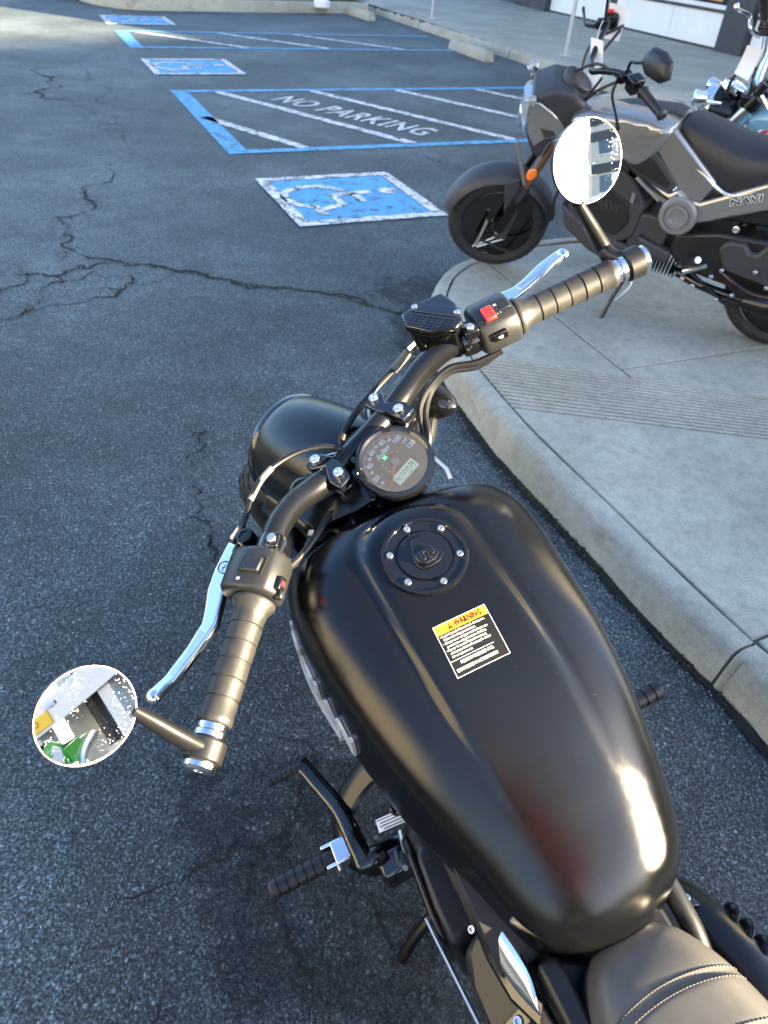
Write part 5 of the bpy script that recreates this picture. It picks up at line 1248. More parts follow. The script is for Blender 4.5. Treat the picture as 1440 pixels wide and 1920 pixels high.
# cables and lines
def cable(name, pts, r, m_='rubber', seg=50, **kw): return part(name, MB().tube(pts, r, 10, seg), m_, steer=True, **kw)
cab = cable('clutch_cable', [(1.178, .226, .916), (1.173, .203, .930), (1.190, .163, .940), (1.200, .123, .940), (1.194, .075, .930), (1.176, .039, .912), (1.150, .020, .880), (1.135, .016, .80)], .0040, 'semi')
part('cable_sleeve', MB().tube([(1.187, .172, .9385), (1.197, .142, .9405), (1.1995, .118, .940)], .0046, 12, 16), 'sleeve', cab, steer=True)
part('cable_ferrule', MB().tube([(1.182, .222, .917), (1.176, .207, .926)], .0055, 12), 'steel', cab, steer=True)
bl = cable('brake_hose', [(1.200, -.205, .900), (1.222, -.180, .885), (1.232, -.145, .872), (1.238, -.10, .865), (1.236, -.05, .862), (1.222, .0, .855), (1.212, .03, .80), (1.21, .05, .65)], .0052, 'cast')
part('hose_sleeve', MB().tube([(1.2325, -.143, .8715), (1.229, -.160, .876), (1.224, -.176, .883)], .0072, 12, 12), 'sleeve', bl, steer=True)
part('hose_fitting', MB().tube([(1.222, -.180, .885), (1.210, -.196, .895)], .0065, 6), 'alu', bl, steer=True)
for k, dz in enumerate((0, -.008)):
    cable('switch_wire', [(1.075, -.225, .895), (1.100, -.195, .890 + dz), (1.128, -.168, .893 + dz), (1.140, -.135, .884 + dz), (1.137 - .008 * k, -.100, .872 + dz), (1.118 - .012 * k, -.075, .850), (1.10, -.05, .82)], .0046, 'cast')
cable('switch_wire', [(1.085, .240, .912), (1.095, .190, .892), (1.105, .150, .885), (1.125, .110, .870), (1.125, .07, .845), (1.12, .05, .80)], .0052, 'cast')
part('wire_clip', MB().box((1.118, .150, .880), (.010, .008, .008), (-.5, .8, 0)), 'steel', steer=True, bevel=.001)
part('bracket_plate', MB().prism([(1.175, .135, .872), (1.130, .140, .872), (1.095, .085, .872), (1.075, .030, .872), (1.10, .020, .872), (1.135, .06, .872)], (0, 0, -.004)), 'semi', steer=True, bevel=.001)
part('gauge_stay', MB().tube([(1.060, -.035, .875), (1.030, -.030, .868), (1.018, -.022, .862)], .0035, 8), 'steel', steer=True)
# right turn signal on its stalk
sgn = part('turn_signal', MB().lathe([(.033, -.055), (.0358, -.050), (.0362, -.033), (.033, -.004), (.026, .022), (.015, .042), (.004, .050), (0, .051)], (1.196, -.162, .800), V(-.95, -.10, .0), 32), 'gloss', steer=True)
part('signal_lens', MB().lathe([(.0315, 0), (.028, .004), (.015, .008), (0, .009)], V(1.196, -.162, .800) - V(-.95, -.10, 0).normalized() * .053, -V(-.95, -.10, .0), 28), 'ring', sgn, steer=True)
part('signal_stalk', MB().tube([(1.185, -.150, .785), (1.165, -.115, .778), (1.16, -.085, .775)], .012, 10, flat=(1, .7)), 'cast', sgn, steer=True)
sgl = part('turn_signal', MB().lathe([(.030, -.050), (.0325, -.046), (.033, -.030), (.030, -.004), (.024, .020), (.014, .038), (.004, .046), (0, .047)], (1.232, .160, .745), V(-.95, .16, .0), 32), 'gloss', steer=True)
# side stand and left rear hardware
part('side_stand', MB().tube([(.80, .10, .17), (.78, .20, .10), (.76, .300, -.045)], .011, 12), 'semi')
part('stand_foot', MB().lathe([(.028, 0), (.028, .008), (.012, .014)], (.757, .312, -.062), (0, .24, .97), 20), 'semi')
# ================================================================== grey mini motorcycle on the island
NYAW, NLEAN, NST = rad(151.206), .13, .45
MN = Matrix.Translation((1.574, 2.923, ZT)) @ Matrix.Rotation(NYAW, 4, 'Z') @ Matrix.Rotation(-NLEAN, 4, 'X')
NAX = V(-math.sin(rad(27)), 0, math.cos(rad(27))); NA0 = V(1.40, 0, 0)
MSN = Matrix.Translation(NA0) @ Matrix.Rotation(NST, 4, NAX) @ Matrix.Translation(-NA0)
nav = empty('mini_motorcycle', M=MN)
tag(nav, 'grey metallic mini motorcycle with NAVI on its side, parked on the concrete island', 'motorcycle', 'motorcycles parked on the pavement')
def np_(name, mb, m_, parent=None, steer=False, **kw):
    if steer: mb.xf(MSN)
    return build(name, mb, m_, parent or nav, **kw)
# front wheel, fender, fork
def small_wheel(par, c, R_, w, M=None, blade='gloss', holes=True):
    c = V(c); wheel_parts(par, c, R_, w, .045, M=M, spoke=6, rimm=blade)
small_wheel(nav, (1.29, 0, .238), .236, .092, MSN)
small_wheel(nav, (.0, 0, .225), .222, .105)
def arch(c, R_, w, a0, a1, th=.006, n=22):
    R = []
    for i in range(n + 1):
        a = rad(a0 + (a1 - a0) * i / n); k0 = .35 + .65 * min(1, 4 * min(i, n - i) / n + .3)
        row = []
        for r_, y in ((1.0, 0), (.99, .5), (.955, .85), (.86, 1.0), (.85, .94), (.94, .80), (.97, .46), (.975, 0)): row.append((r_, y))
        full = row[:4] + row[4:8]; pts = [(r_, y) for r_, y in row[:4]] + [(r_, y) for r_, y in row[4:]]
        sec = [(r_, y) for r_, y in row] + [(r_, -y) for r_, y in row[::-1][1:-1]]
        sec = [(1.0, 0), (.99, .5), (.955, .85), (.86, 1.0), (.85, .94), (.94, .80), (.97, .46), (.975, 0), (.97, -.46), (.94, -.80), (.85, -.94), (.86, -1.0), (.955, -.85), (.99, -.5)]
        R.append([V(c[0] + R_ * r_ * math.cos(a), y * w, c[2] + R_ * r_ * math.sin(a)) for r_, y in sec])
    return MB().rings(R)
np_('front_fender', arch((1.29, 0, .238), .272, .078, 22, 168), 'darkgrey', steer=True, ang=55)
np_('fender_stay', MB().side([(1.20, .50), (1.27, .48), (1.26, .30), (1.30, .20), (1.25, .19), (1.20, .32)], .070, .082), 'darkgrey', steer=True, bevel=.004)
for s_ in (1, -1):
    a = V(1.005, s_ * .075, .80); b_ = V(1.285, s_ * .080, .24)
    np_('fork_tube', MB().tube([a.lerp(b_, .25), a.lerp(b_, .62)], .0165, 14), mat('bronze_fork_tube', (.20, .10, .06), .3, metal=.6) if s_ > 0 else 'semi', steer=True)
    bo = MB()
    for k in range(8): bo.lathe([(.019, 0), (.0245, .005), (.019, .0105)], a.lerp(b_, .60 + k * .017), b_ - a, 16)
    stuff(np_('fork_gaiter', bo, 'rubber', steer=True)); np_('fork_slider', MB().tube([a.lerp(b_, .72), a.lerp(b_, .88), b_], [.0225, .0235, .021], 16), 'semi', steer=True)
np_('reflector', MB().ell((1.155, .100, .535), .022, .010, .030, 16, 10, Matrix.Rotation(rad(-28), 3, 'Y')), 'orange', steer=True)
np_('number_bracket', MB().box((1.205, .08, .575), (.014, .022, .20), (1, 0, -.25), (0, 1, 0)), 'ring', steer=True, bevel=.002)
arm = np_('brake_arm', MB().tube([(1.335, .075, .29), (1.365, .085, .215), (1.385, .086, .165)], [.008, .007, .009], 10), 'steel', steer=True)
for p, q_ in (((1.29, .07, .20), (1.40, .086, .155)), ((1.25, .07, .19), (1.38, .083, .15))): np_('brake_cable_end', MB().tube([p, q_], .0055, 10), 'steel', arm, steer=True)
np_('axle_nut', MB().cyl((1.29, .07, .238), (1.29, .092, .238), .011, 6), 'steel', steer=True)
np_('brake_cable', MB().tube([(1.36, .085, .19), (1.20, .10, .14), (1.08, .10, .24), (1.04, .09, .42), (1.00, .08, .60), (.98, .06, .80), (.93, .10, .93)], .0055, 8, 40), 'rubber', steer=True)
# headlight cowl
cw = [(1.180, .868), (1.10, .895), (1.02, .878), (.965, .825), (.975, .765), (1.02, .71), (1.10, .67), (1.135, .60), (1.165, .62), (1.205, .72)]
R = []
for y, k in ((-.108, .82), (-.098, .95), (-.07, 1.0), (.07, 1.0), (.098, .95), (.108, .82)):
    cx, cz = 1.09, .79; R.append([V(cx + (x - cx) * k, y, cz + (z - cz) * k) for x, z in cw])
cowl = np_('headlight_cowl', MB().rings(R), 'darkgrey', steer=True, bevel=.006, ang=30)
for s_ in (1, -1):
    np_('cowl_trim', MB().side([(1.195, .850), (1.150, .845), (1.10, .808), (1.055, .765), (1.03, .725), (1.06, .705), (1.115, .70), (1.16, .665), (1.195, .73)], s_ * .104, s_ * .116), 'grey', cowl, steer=True, bevel=.005)
    np_('trim_recess', MB().side([(1.14, .745), (1.085, .735), (1.075, .715), (1.12, .705)], s_ * .1155, s_ * .1185), 'darkgrey', cowl, steer=True, bevel=.002)
lp2 = [(1.212, .845), (1.222, .78), (1.215, .715), (1.178, .63)]
R = []
for y, dx in ((-.085, -.022), (-.06, -.004), (0, .006), (.06, -.004), (.085, -.022)):
    R.append([V(x + dx, y, .76 + (z - .76) * (1 - abs(y) * 1.5)) for x, z in catmull([V(a, 0, b) for a, b in lp2], 10) and [(p.x, p.z) for p in catmull([V(a, 0, b) for a, b in lp2], 10)]] + [V(x - .05, y, .76 + (z - .76) * (1 - abs(y) * 1.5)) for x, z in lp2[::-1]])
np_('headlight_lens', MB().rings(R), 'glassy', cowl, steer=True, ang=50)
np_('lamp_reflector', MB().ell((1.222, 0, .74), .012, .045, .05), 'orange' if False else 'chrome', cowl, steer=True)
for s_ in (1, -1):
    sg2 = np_('turn_signal', MB().lathe([(.012, -.02), (.018, 0), (.019, .014), (.010, .024), (0, .026)], (1.19, s_ * .135, .865), (-.9, s_ * .25, .15), 20), 'clear', steer=True)
    np_('signal_stem', MB().tube([(1.15, s_ * .09, .85), (1.185, s_ * .125, .862)], .008, 8), 'semi', sg2, steer=True)
tb = MB(); vs, fs = text_mesh('HONDA', .034, bold=.0012, extrude=.0006); tb.add([V(1.155 - (p.x) * .55 - .02, .045 - p.x * .18 + p.y * .9, .874 + p.x * .05 - p.y * .0 + p.z) for p in vs], fs); np_('cowl_lettering', tb, 'print', cowl, steer=True)
gd = np_('instrument', MB().lathe([(.062, -.03), (.064, 0), (.058, .006), (.054, .004)], (1.005, .0, .880), (-.55, 0, .83), 36), 'darkgrey', cowl, steer=True)
np_('instrument_dial', MB().lathe([(.053, .003), (0, .0032)], (1.005, .0, .880), (-.55, 0, .83), 36), mat('pale_dial', (.55, .56, .58), .4), gd, steer=True)
np_('warning_light', MB().lathe([(.016, .004), (.012, .007), (0, .008)], (.995, .012, .866), (-.55, 0, .83), 16), 'red', gd, steer=True)
# bars
NB_ = [(.735, .395, .955), (.80, .285, .975), (.86, .19, .985), (.93, .12, .965), (.965, .05, .93), (.965, 0, .93)]
NBF = NB_ + [(.965, -.05, .93), (.94, -.12, .965), (.915, -.19, .985), (.90, -.285, .99), (.885, -.40, .995)]
np_('handlebar', MB().tube(catmull(NBF, 60), .0115, 12), 'semi', steer=True)
for s_ in (1, -1):
    g0, g1 = (V(.80, .285, .975), V(.728, .412, .952)) if s_ > 0 else (V(.90, -.275, .99), V(.885, -.40, .995)); bx0 = 0 if s_ > 0 else .07
    np_('grip', MB().lathe([(.020, 0), (.023, .006), (.0175, .016), (.0165, .07), (.017, .13), (.020, .138), (.012, .146)], g0, g1 - g0, 20), 'rubber', steer=True)
    np_('switch_block', MB().box(V(.825 + bx0, s_ * .245, .98), (.05, .052, .055), (g1 - g0), (.8, s_ * .5, 0)), 'semi', steer=True, bevel=.008)
    np_('lever_perch', MB().box(V(.86 + bx0, s_ * .205, .985), (.03, .05, .035), (g1 - g0), (.8, s_ * .5, 0)), 'semi', steer=True, bevel=.006)
    np_('brake_lever', MB().tube([(.885 + bx0, s_ * .21, .975), (.90 + bx0 * 1.3, s_ * .27, .955), (.885 + bx0 * 1.6, s_ * .33, .955 - (s_ > 0) * .03), (.87 + bx0 * 1.9, s_ * .385, .965 - (s_ > 0) * .07)], [.009, .0075, .0065, .0095], 10, 20, flat=(1.1, .7)), 'semi', steer=True)
    np_('mirror_stem', MB().tube([(.855, s_ * .205, 1.0), (.85, s_ * .215, 1.04), (.835, s_ * .25, 1.055), (.81, s_ * .29, 1.075)] if s_ > 0 else [(.925, -.205, 1.0), (.925, -.21, 1.12), (.90, -.25, 1.28)], .0055, 10, 16), 'semi', steer=True)
    mc2 = V(.770, .315, 1.075) if s_ > 0 else V(.88, -.29, 1.32)
    R3 = Matrix.Rotation(rad(-62 if s_ > 0 else 62), 3, 'Z') @ Matrix.Rotation(rad(18 * s_), 3, 'X')
    R = []
    for y, k in ((-.030, .50), (-.024, .80), (-.008, 1.0), (.004, 1.02), (.010, .96)):
        R.append([mc2 + R3 @ V(a * k, -y, b * k) for a, b in ((-.080, -.012), (-.062, .032), (-.01, .046), (.050, .040), (.078, .014), (.074, -.022), (.030, -.044), (-.045, -.038))])
    mh = np_('mirror_housing', MB().rings(R), 'plastic', steer=True, bevel=.006, seg=2)
    np_('mirror_glass', MB().prism([mc2 + R3 @ V(a * .9, -.0105, b * .9) for a, b in ((-.080, -.012), (-.062, .032), (-.01, .046), (.050, .040), (.078, .014), (.074, -.022), (.030, -.044), (-.045, -.038))], R3 @ V(0, -.0015, 0)), 'mirror', mh, steer=True)
np_('engine_stop_switch', MB().box((.905, -.245, 1.012), (.022, .016, .012), (1, 0, 0)), 'red', steer=True, bevel=.003)
for p in ([(.86, .19, .97), (.93, .12, .90), (.99, .06, .82)], [(.86, -.19, .97), (.95, -.14, .86), (.98, -.06, .76)], [(.85, -.20, .98), (.97, -.17, .92), (1.0, -.08, .80)], [(.86, .20, .965), (.95, .10, .98), (1.02, -.02, .90)]):
    np_('control_cable', MB().tube(p, .0055, 8, 20), 'rubber', steer=True)
# body: tank shell, side bag panel, frame tubes, seat
def loft_side(prof, ys):
    """prof(y_index) -> list of xz; ys list"""
    return MB().rings([[V(x, y, z) for x, z in prof(i)] for i, y in enumerate(ys)])
tk_ = [(1.01, .765), (.95, .805), (.86, .820), (.74, .830), (.62, .825), (.56, .812), (.545, .78), (.60, .70), (.655, .615), (.72, .64), (.80, .69), (.90, .72)]
cx, cz = .76, .75
R = []
for y, k in ((-.165, .72), (-.15, .86), (-.11, .97), (-.05, 1.0), (0, 1.005), (.05, 1.0), (.11, .97), (.15, .86), (.165, .72)):
    R.append([V(cx + (x - cx) * (.5 + .5 * k), y, cz + (z - cz) * k) for x, z in tk_])
tank2 = np_('tank_shell', MB().rings(R), 'grey', ang=50, sub=1)
np_('tank_centre_panel', MB().rings([[V(.93, y, .800 - abs(y) * .25) , V(.78, y, .836 - abs(y) * .25), V(.60, y, .845 - abs(y) * .25), V(.56, y, .832 - abs(y) * .25), V(.60, y, .80), V(.9, y, .77)] for y in (-.05, 0, .05)]), 'darkgrey', tank2, bevel=.004)
FLANK = [(.565, .800), (.36, .640), (.40, .565), (.47, .545), (.505, .600), (.612, .716), (.745, .690), (.80, .74)]
for s_ in (1, -1):
    np_('shoulder_scoop', MB().side([(.935, .765), (.87, .800), (.80, .79), (.74, .765), (.80, .745), (.90, .735)], s_ * .12, s_ * .158), 'grey', tank2, bevel=.010, seg=2)
    for k in range(3): np_('scoop_vent', MB().side([(.90 - k * .012, .795 - k * .014), (.83 - k * .012, .800 - k * .016), (.84 - k * .012, .792 - k * .016)], s_ * .150, s_ * .1605), 'plastic', tank2)
    np_('side_panel', MB().side([(.745, .675), (.64, .708), (.605, .706), (.50, .615), (.52, .570), (.67, .610)], s_ * .130, s_ * .150), 'darkgrey', bevel=.006, seg=2)
    np_('panel_inset', MB().side([(.715, .668), (.64, .690), (.61, .688), (.525, .612), (.535, .590), (.66, .628)], s_ * .1495, s_ * .1525), 'plastic', bevel=.002)
    np_('frame_cover', MB().side([(.80, .70), (.745, .655), (.45, .475), (.40, .51), (.49, .60), (.52, .575), (.68, .62), (.74, .68)], s_ * .115, s_ * .155), 'grey', bevel=.012, seg=3)
    np_('tank_flank', MB().side(FLANK, s_ * .112, s_ * .146), 'grey', bevel=.010, seg=2)
    np_('cover_slot', MB().side([(.665, .606), (.555, .537), (.550, .547), (.655, .615)], s_ * .1545, s_ * .1575), 'ring', bevel=.002)
    np_('cover_joint', MB().side([(.742, .665), (.700, .622), (.692, .632), (.732, .676)], s_ * .153, s_ * .1565), 'plastic')
    pvt = np_('pivot_cover', MB().lathe([(.072, .0), (.074, .012), (.066, .020), (.054, .021), (.050, .014), (.044, .014), (.042, .022), (.030, .022), (.026, .016), (0, .014)], (.465, s_ * .150, .502), (0, s_, 0), 40), 'ring', ang=30)
    np_('seat_tube_cover', MB().side([(.50, .62), (.44, .57), (.40, .565), (.15, .70), (.02, .76), (-.12, .80), (-.16, .75), (.0, .665), (.16, .585), (.40, .478), (.44, .44)], s_ * .110, s_ * .148), 'grey', bevel=.012, seg=3)
    vs, fs = text_mesh('NAVI', .050, bold=.0038, shear=.15, extrude=.0012)
    ctr, dv = V(.245, 0, .607), V(-.24, 0, .098).normalized(); uv = V(.098, 0, .24).normalized()
    tb = MB().add([ctr + dv * p.x * s_ * .98 + uv * p.y * .62 + V(0, s_ * (.1495 + p.z), 0) for p in vs], fs)
    nl = np_('side_lettering', tb, 'print')
    vs, fs = text_mesh('NAVI', .050, bold=.0008, shear=.15, extrude=.0012)
    tb = MB().add([ctr + dv * p.x * s_ * .98 + uv * p.y * .62 + V(0, s_ * (.1508 + p.z), 0) for p in vs], fs); np_('letter_fill', tb, 'sticker', nl)
R = []
st2 = [(.585, .785, .03), (.565, .808, .075), (.51, .818, .105), (.40, .795, .12), (.28, .772, .13), (.12, .785, .13), (-.05, .815, .115), (-.18, .835, .08), (-.22, .83, .03)]
sp = catmull([V(a, b, c) for a, b, c in st2], 40)
for p in sp:
    x, z, w = p.x, p.y, p.z; low = interp([-.22, 0, .2, .30, .45, .585], [.76, .73, .655, .610, .665, .76], x)
    R.append([V(x, w * a, low + (z - low) * b) for a, b in ((-1.0, 0), (-1.06, .35), (-1.0, .72), (-.8, .92), (-.4, 1.0), (0, 1.015), (.4, 1.0), (.8, .92), (1.0, .72), (1.06, .35), (1.0, 0))])
np_('seat', MB().rings(R), mat('black_seat', (.017, .018, .022), .5, bump=(420, .2, .0005)), ang=60)
for s_ in (1, -1): np_('seat_trim', MB().tube([(.590, s_ * .105, .790), (.545, s_ * .13, .735), (.42, s_ * .140, .665), (.31, s_ * .142, .612), (.20, s_ * .140, .655), (.05, s_ * .135, .735)], .0075, 10, 40), 'alu')
np_('tail_cover', MB().side([(-.05, .80), (-.20, .85), (-.26, .80), (-.16, .74), (0, .70)], -.10, .10), 'darkgrey', bevel=.012)
np_('tail_lamp', MB().box((-.262, 0, .80), (.03, .13, .05)), 'red', bevel=.01)
np_('rear_fender', arch((0, 0, .225), .265, .07, 60, 185), 'darkgrey', ang=55)
# lower bodywork and engine
np_('storage_box', MB().side([(.90, .60), (.80, .64), (.68, .60), (.60, .50), (.62, .36), (.70, .31), (.86, .33), (.93, .42)], -.115, .125), 'darkgrey', bevel=.014, seg=2)
np_('box_door', MB().side([(.855, .52), (.775, .545), (.675, .50), (.655, .42), (.695, .36), (.82, .365), (.875, .42)], .124, .134), 'plastic', bevel=.006)
bl2 = np_('belly_cover', MB().side([(.955, .44), (.92, .34), (.80, .265), (.66, .225), (.58, .24), (.60, .32), (.72, .34), (.86, .38)], -.12, .132), 'darkgrey', bevel=.010)
vs, fs = text_mesh('NAVI', .05, shear=.15, extrude=.0012); np_('box_lettering', MB().add([V(.765 - p.x, .1345 + p.z, .475 + p.y - p.x * .22) for p in vs], fs), 'darkgrey', bl2)
np_('box_latch', MB().side([(.665, .545), (.65, .54), (.652, .50), (.667, .505)], .124, .137), 'ring', bl2, bevel=.002)
np_('leg_shield', MB().side([(.66, .46), (.56, .47), (.48, .44), (.50, .34), (.56, .26), (.64, .27)], -.11, .120), 'darkgrey', bevel=.012)
np_('shield_flare', MB().side([(.60, .385), (.45, .345), (.46, .30), (.58, .325)], .10, .150), 'darkgrey', bevel=.010)
en2 = np_('engine_case', MB().side([(.46, .42), (.30, .46), (.10, .47), (-.10, .43), (-.12, .30), (.02, .22), (.22, .26), (.40, .28), (.47, .34)], -.09, .125), 'plastic', bevel=.014, seg=2)
np_('transmission_cover', MB().side([(.28, .41), (.26, .445), (.19, .455), (.165, .425), (.135, .425), (.12, .46), (.0, .47), (-.08, .44), (-.10, .34), (.02, .30), (.24, .33)], .12, .155), 'darkgrey', en2, bevel=.012, seg=2)
for k in range(10): np_('cooling_fin', MB().lathe([(.036, 0), (.046, .003), (.036, .006)], (.555 - k * .0145, .10, .285 + k * .0005 - k * .002), (-1, 0, -.1), 20), 'semi', en2)
np_('intake_duct', MB().side([(.56, .45), (.42, .44), (.40, .38), (.47, .33), (.58, .36)], -.07, .10), 'semi', en2, bevel=.012)
np_('kick_lever', MB().tube([(.355, .135, .285), (.20, .165, .215), (.155, .17, .20)], .008, 10), 'semi')
np_('exhaust_pipe', MB().tube([(.44, .09, .26), (.30, .12, .235), (.16, .13, .225), (.05, .13, .22)], .019, 12, 20), 'gloss')
np_('exhaust_shield', MB().tube([(.255, .155, .325), (.18, .172, .292), (.10, .178, .265), (-.02, .18, .27)], [.016, .02, .026, .030], 12, 16, flat=(1, .4)), mat('dark_red_reflect_steel', (.045, .03, .03), .15, metal=.8), bevel=0)  # faint red reflection put into the shield's base colour
np_('muffler', MB().tube([(.12, .155, .235), (.0, .17, .25), (-.20, .18, .32)], [.035, .05, .045], 16, 16), 'semi')
for (bx_, by_, bz_) in ((.38, .13, .25), (.33, .14, .235), (.22, .16, .215), (.27, .157, .30), (.12, .158, .36), (.06, .158, .31), (.42, .11, .255), (.17, .165, .25), (.04, .158, .45), (.24, .157, .335)):
    np_('bolt', MB().lathe([(.009, 0), (.009, .008), (.006, .011), (0, .011)], (bx_, by_, bz_), (0, 1, 0), 8), 'steel')
np_('spring_shock', MB().tube([(.30, .13, .325), (.385, .135, .28)], .012, 10), 'steel')
fp2 = np_('foot_peg', MB().lathe([(.012, -.01), (.0165, 0), (.0165, .085), (.012, .09)], (.385, .155, .325), (-.55, .62, .56), 14), 'rubber')
np_('peg_tip', MB().lathe([(.013, .088), (.013, .096), (0, .098)], (.385, .155, .325), (-.55, .62, .56), 14), 'steel', fp2); np_('peg_mount', MB().lathe([(.011, -.03), (.011, -.006)], (.385, .155, .325), (-.55, .62, .56), 12), 'steel', fp2)
ss2 = np_('side_stand', MB().tube([(.595, .12, .24), (.63, .19, .12), (.655, .235, .0)], .009, 10), 'semi'); np_('stand_foot', MB().lathe([(.024, -.01), (.024, .0), (.01, .012)], (.658, .240, -.026), (0, .1, 1), 14), 'semi', ss2)
np_('stand_spring', MB().tube([(.585, .125, .22), (.575, .16, .17), (.615, .20, .11)], .004, 8, 10), 'steel', ss2)
np_('under_frame', MB().tube([(.96, 0, .74), (.93, .0, .55), (.85, .0, .40), (.60, .0, .36), (.30, .0, .40), (.1, 0, .62)], .024, 12, 30), 'semi')
np_('frame_loop', MB().tube([(.42, .09, .50), (.30, .09, .54), (.16, .09, .60), (.02, .09, .70)], .014, 10, 10), 'semi'); np_('shock_absorber', MB().tube([(.10, .10, .62), (.0, .11, .36)], .022, 14), 'semi')
np_('air_box', MB().side([(.38, .53), (.20, .60), (.05, .64), (.02, .54), (.14, .50), (.34, .49)], -.06, .085), 'plastic', bevel=.012)
np_('frame_bolt', MB().lathe([(.014, 0), (.014, .006), (.009, .008), (.009, .002), (0, .002)], (.245, .118, .485), (0, 1, 0), 16), 'steel')

# paper hang tags on the bars: things of their own
def hang_tag(M, pts, label, th=.0008):
    o = empty('hang_tag', M=Matrix.Identity(4)); P = [M @ V(p) for p in pts]; c_ = sum(P, V(0, 0, 0)) / 4; o.location = c_
    nrm = (P[1] - P[0]).cross(P[2] - P[0]).normalized(); n = 8; rows = []
    for i in range(n + 1):
        f = i / n; a, b = P[0].lerp(P[3], f), P[1].lerp(P[2], f); bow = nrm * .010 * math.sin(f * 3.1)
        rows.append([a + bow - c_, a.lerp(b, .5) + bow + nrm * .004 - c_, b + bow - c_, b + bow + nrm * th - c_, a.lerp(b, .5) + bow + nrm * (.004 + th) - c_, a + bow + nrm * th - c_])
    build('card', MB().rings(rows), 'white', o, ang=60)
    st_ = (P[0] + P[1]) / 2; build('string', MB().tube([st_ - c_, st_ + V(0, 0, .03) - c_, st_ + V(.01, .01, .06) - c_], .0012, 5, 8), 'print', o)
    return tag(o, label, 'paper tag', 'paper tags hung on the bikes')
hang_tag(MN, [(1.010, -.06, 1.000), (.955, -.05, .995), (.930, -.03, .822), (.988, -.03, .836)], 'long white paper tag hanging from the grey mini motorcycle handlebar')
hang_tag(MN, [(1.010, -.22, 1.085), (.935, -.20, 1.080), (.940, -.20, .965), (1.015, -.21, .968)], 'squarer pale paper tag behind the red stop switch of the grey mini motorcycle')

# ================================================================== pale blue mini motorcycle behind its seat
RY = -.60
MR_ = MN @ Matrix.Translation((-.005, RY + .05, -.03)) @ Matrix.Rotation(rad(4), 4, 'X')
ret = empty('retro_mini_motorcycle', M=MR_)
tag(ret, 'pale blue mini motorcycle with chrome headlight and round red tank badge', 'motorcycle', 'motorcycles parked on the pavement')
def rp_(name, mb, m_, parent=None, **kw): return build(name, mb, m_, parent or ret, **kw)
small_wheel(ret, (.80, 0, .20), .20, .10, None, 'semi'); small_wheel(ret, (-.25, 0, .20), .20, .10, None, 'semi')
rp_('front_fender', arch((.80, 0, .20), .245, .065, 30, 160), 'chrome', ang=55); rp_('rear_fender', arch((-.25, 0, .20), .245, .065, 20, 170), 'chrome', ang=55)
for s_ in (1, -1):
    ft = rp_('fork_tube', MB().tube([(.425, s_ * .095, .755), (.60, s_ * .098, .50)], .021, 16), 'steel'); rp_('fork_slider', MB().tube([(.58, s_ * .098, .53), (.79, s_ * .10, .20)], .027, 16), 'chrome', ft)
    rp_('fork_cap', MB().tube([(.402, s_ * .095, .79), (.43, s_ * .095, .748)], .031, 16), 'semi', ft)
rp_('yoke', MB().side([(.47, .80), (.40, .79), (.39, .74), (.46, .75)], -.12, .12), 'semi', bevel=.008)
hlr = rp_('headlight', MB().lathe([(.03, -.09), (.075, -.075), (.090, -.03), (.093, .02)], (.565, 0, .70), (1, 0, .10), 36), 'semi')
rp_('headlight_rim', MB().lathe([(.093, .018), (.100, .022), (.102, .045), (.096, .062), (.086, .064), (.084, .056)], (.565, 0, .70), (1, 0, .10), 40, caps=False), 'chrome', hlr)
rp_('headlight_lens', MB().lathe([(.086, .056), (.07, .072), (.035, .082), (0, .085)], (.565, 0, .70), (1, 0, .10), 36), 'glassy', hlr)
ins = rp_('instrument', MB().lathe([(.045, -.07), (.050, -.03), (.052, .0)], (.520, 0, .79), (-.35, 0, .94), 32), 'semi')
rp_('instrument_rim', MB().lathe([(.052, -.006), (.0575, -.004), (.0575, .018), (.051, .022), (.049, .014)], (.520, 0, .79), (-.35, 0, .94), 36, caps=False), 'chrome', ins); rp_('instrument_dial', MB().lathe([(.05, .013), (0, .0135)], (.520, 0, .79), (-.35, 0, .94), 32), mat('silver_dial', (.45, .47, .5), .3), ins)
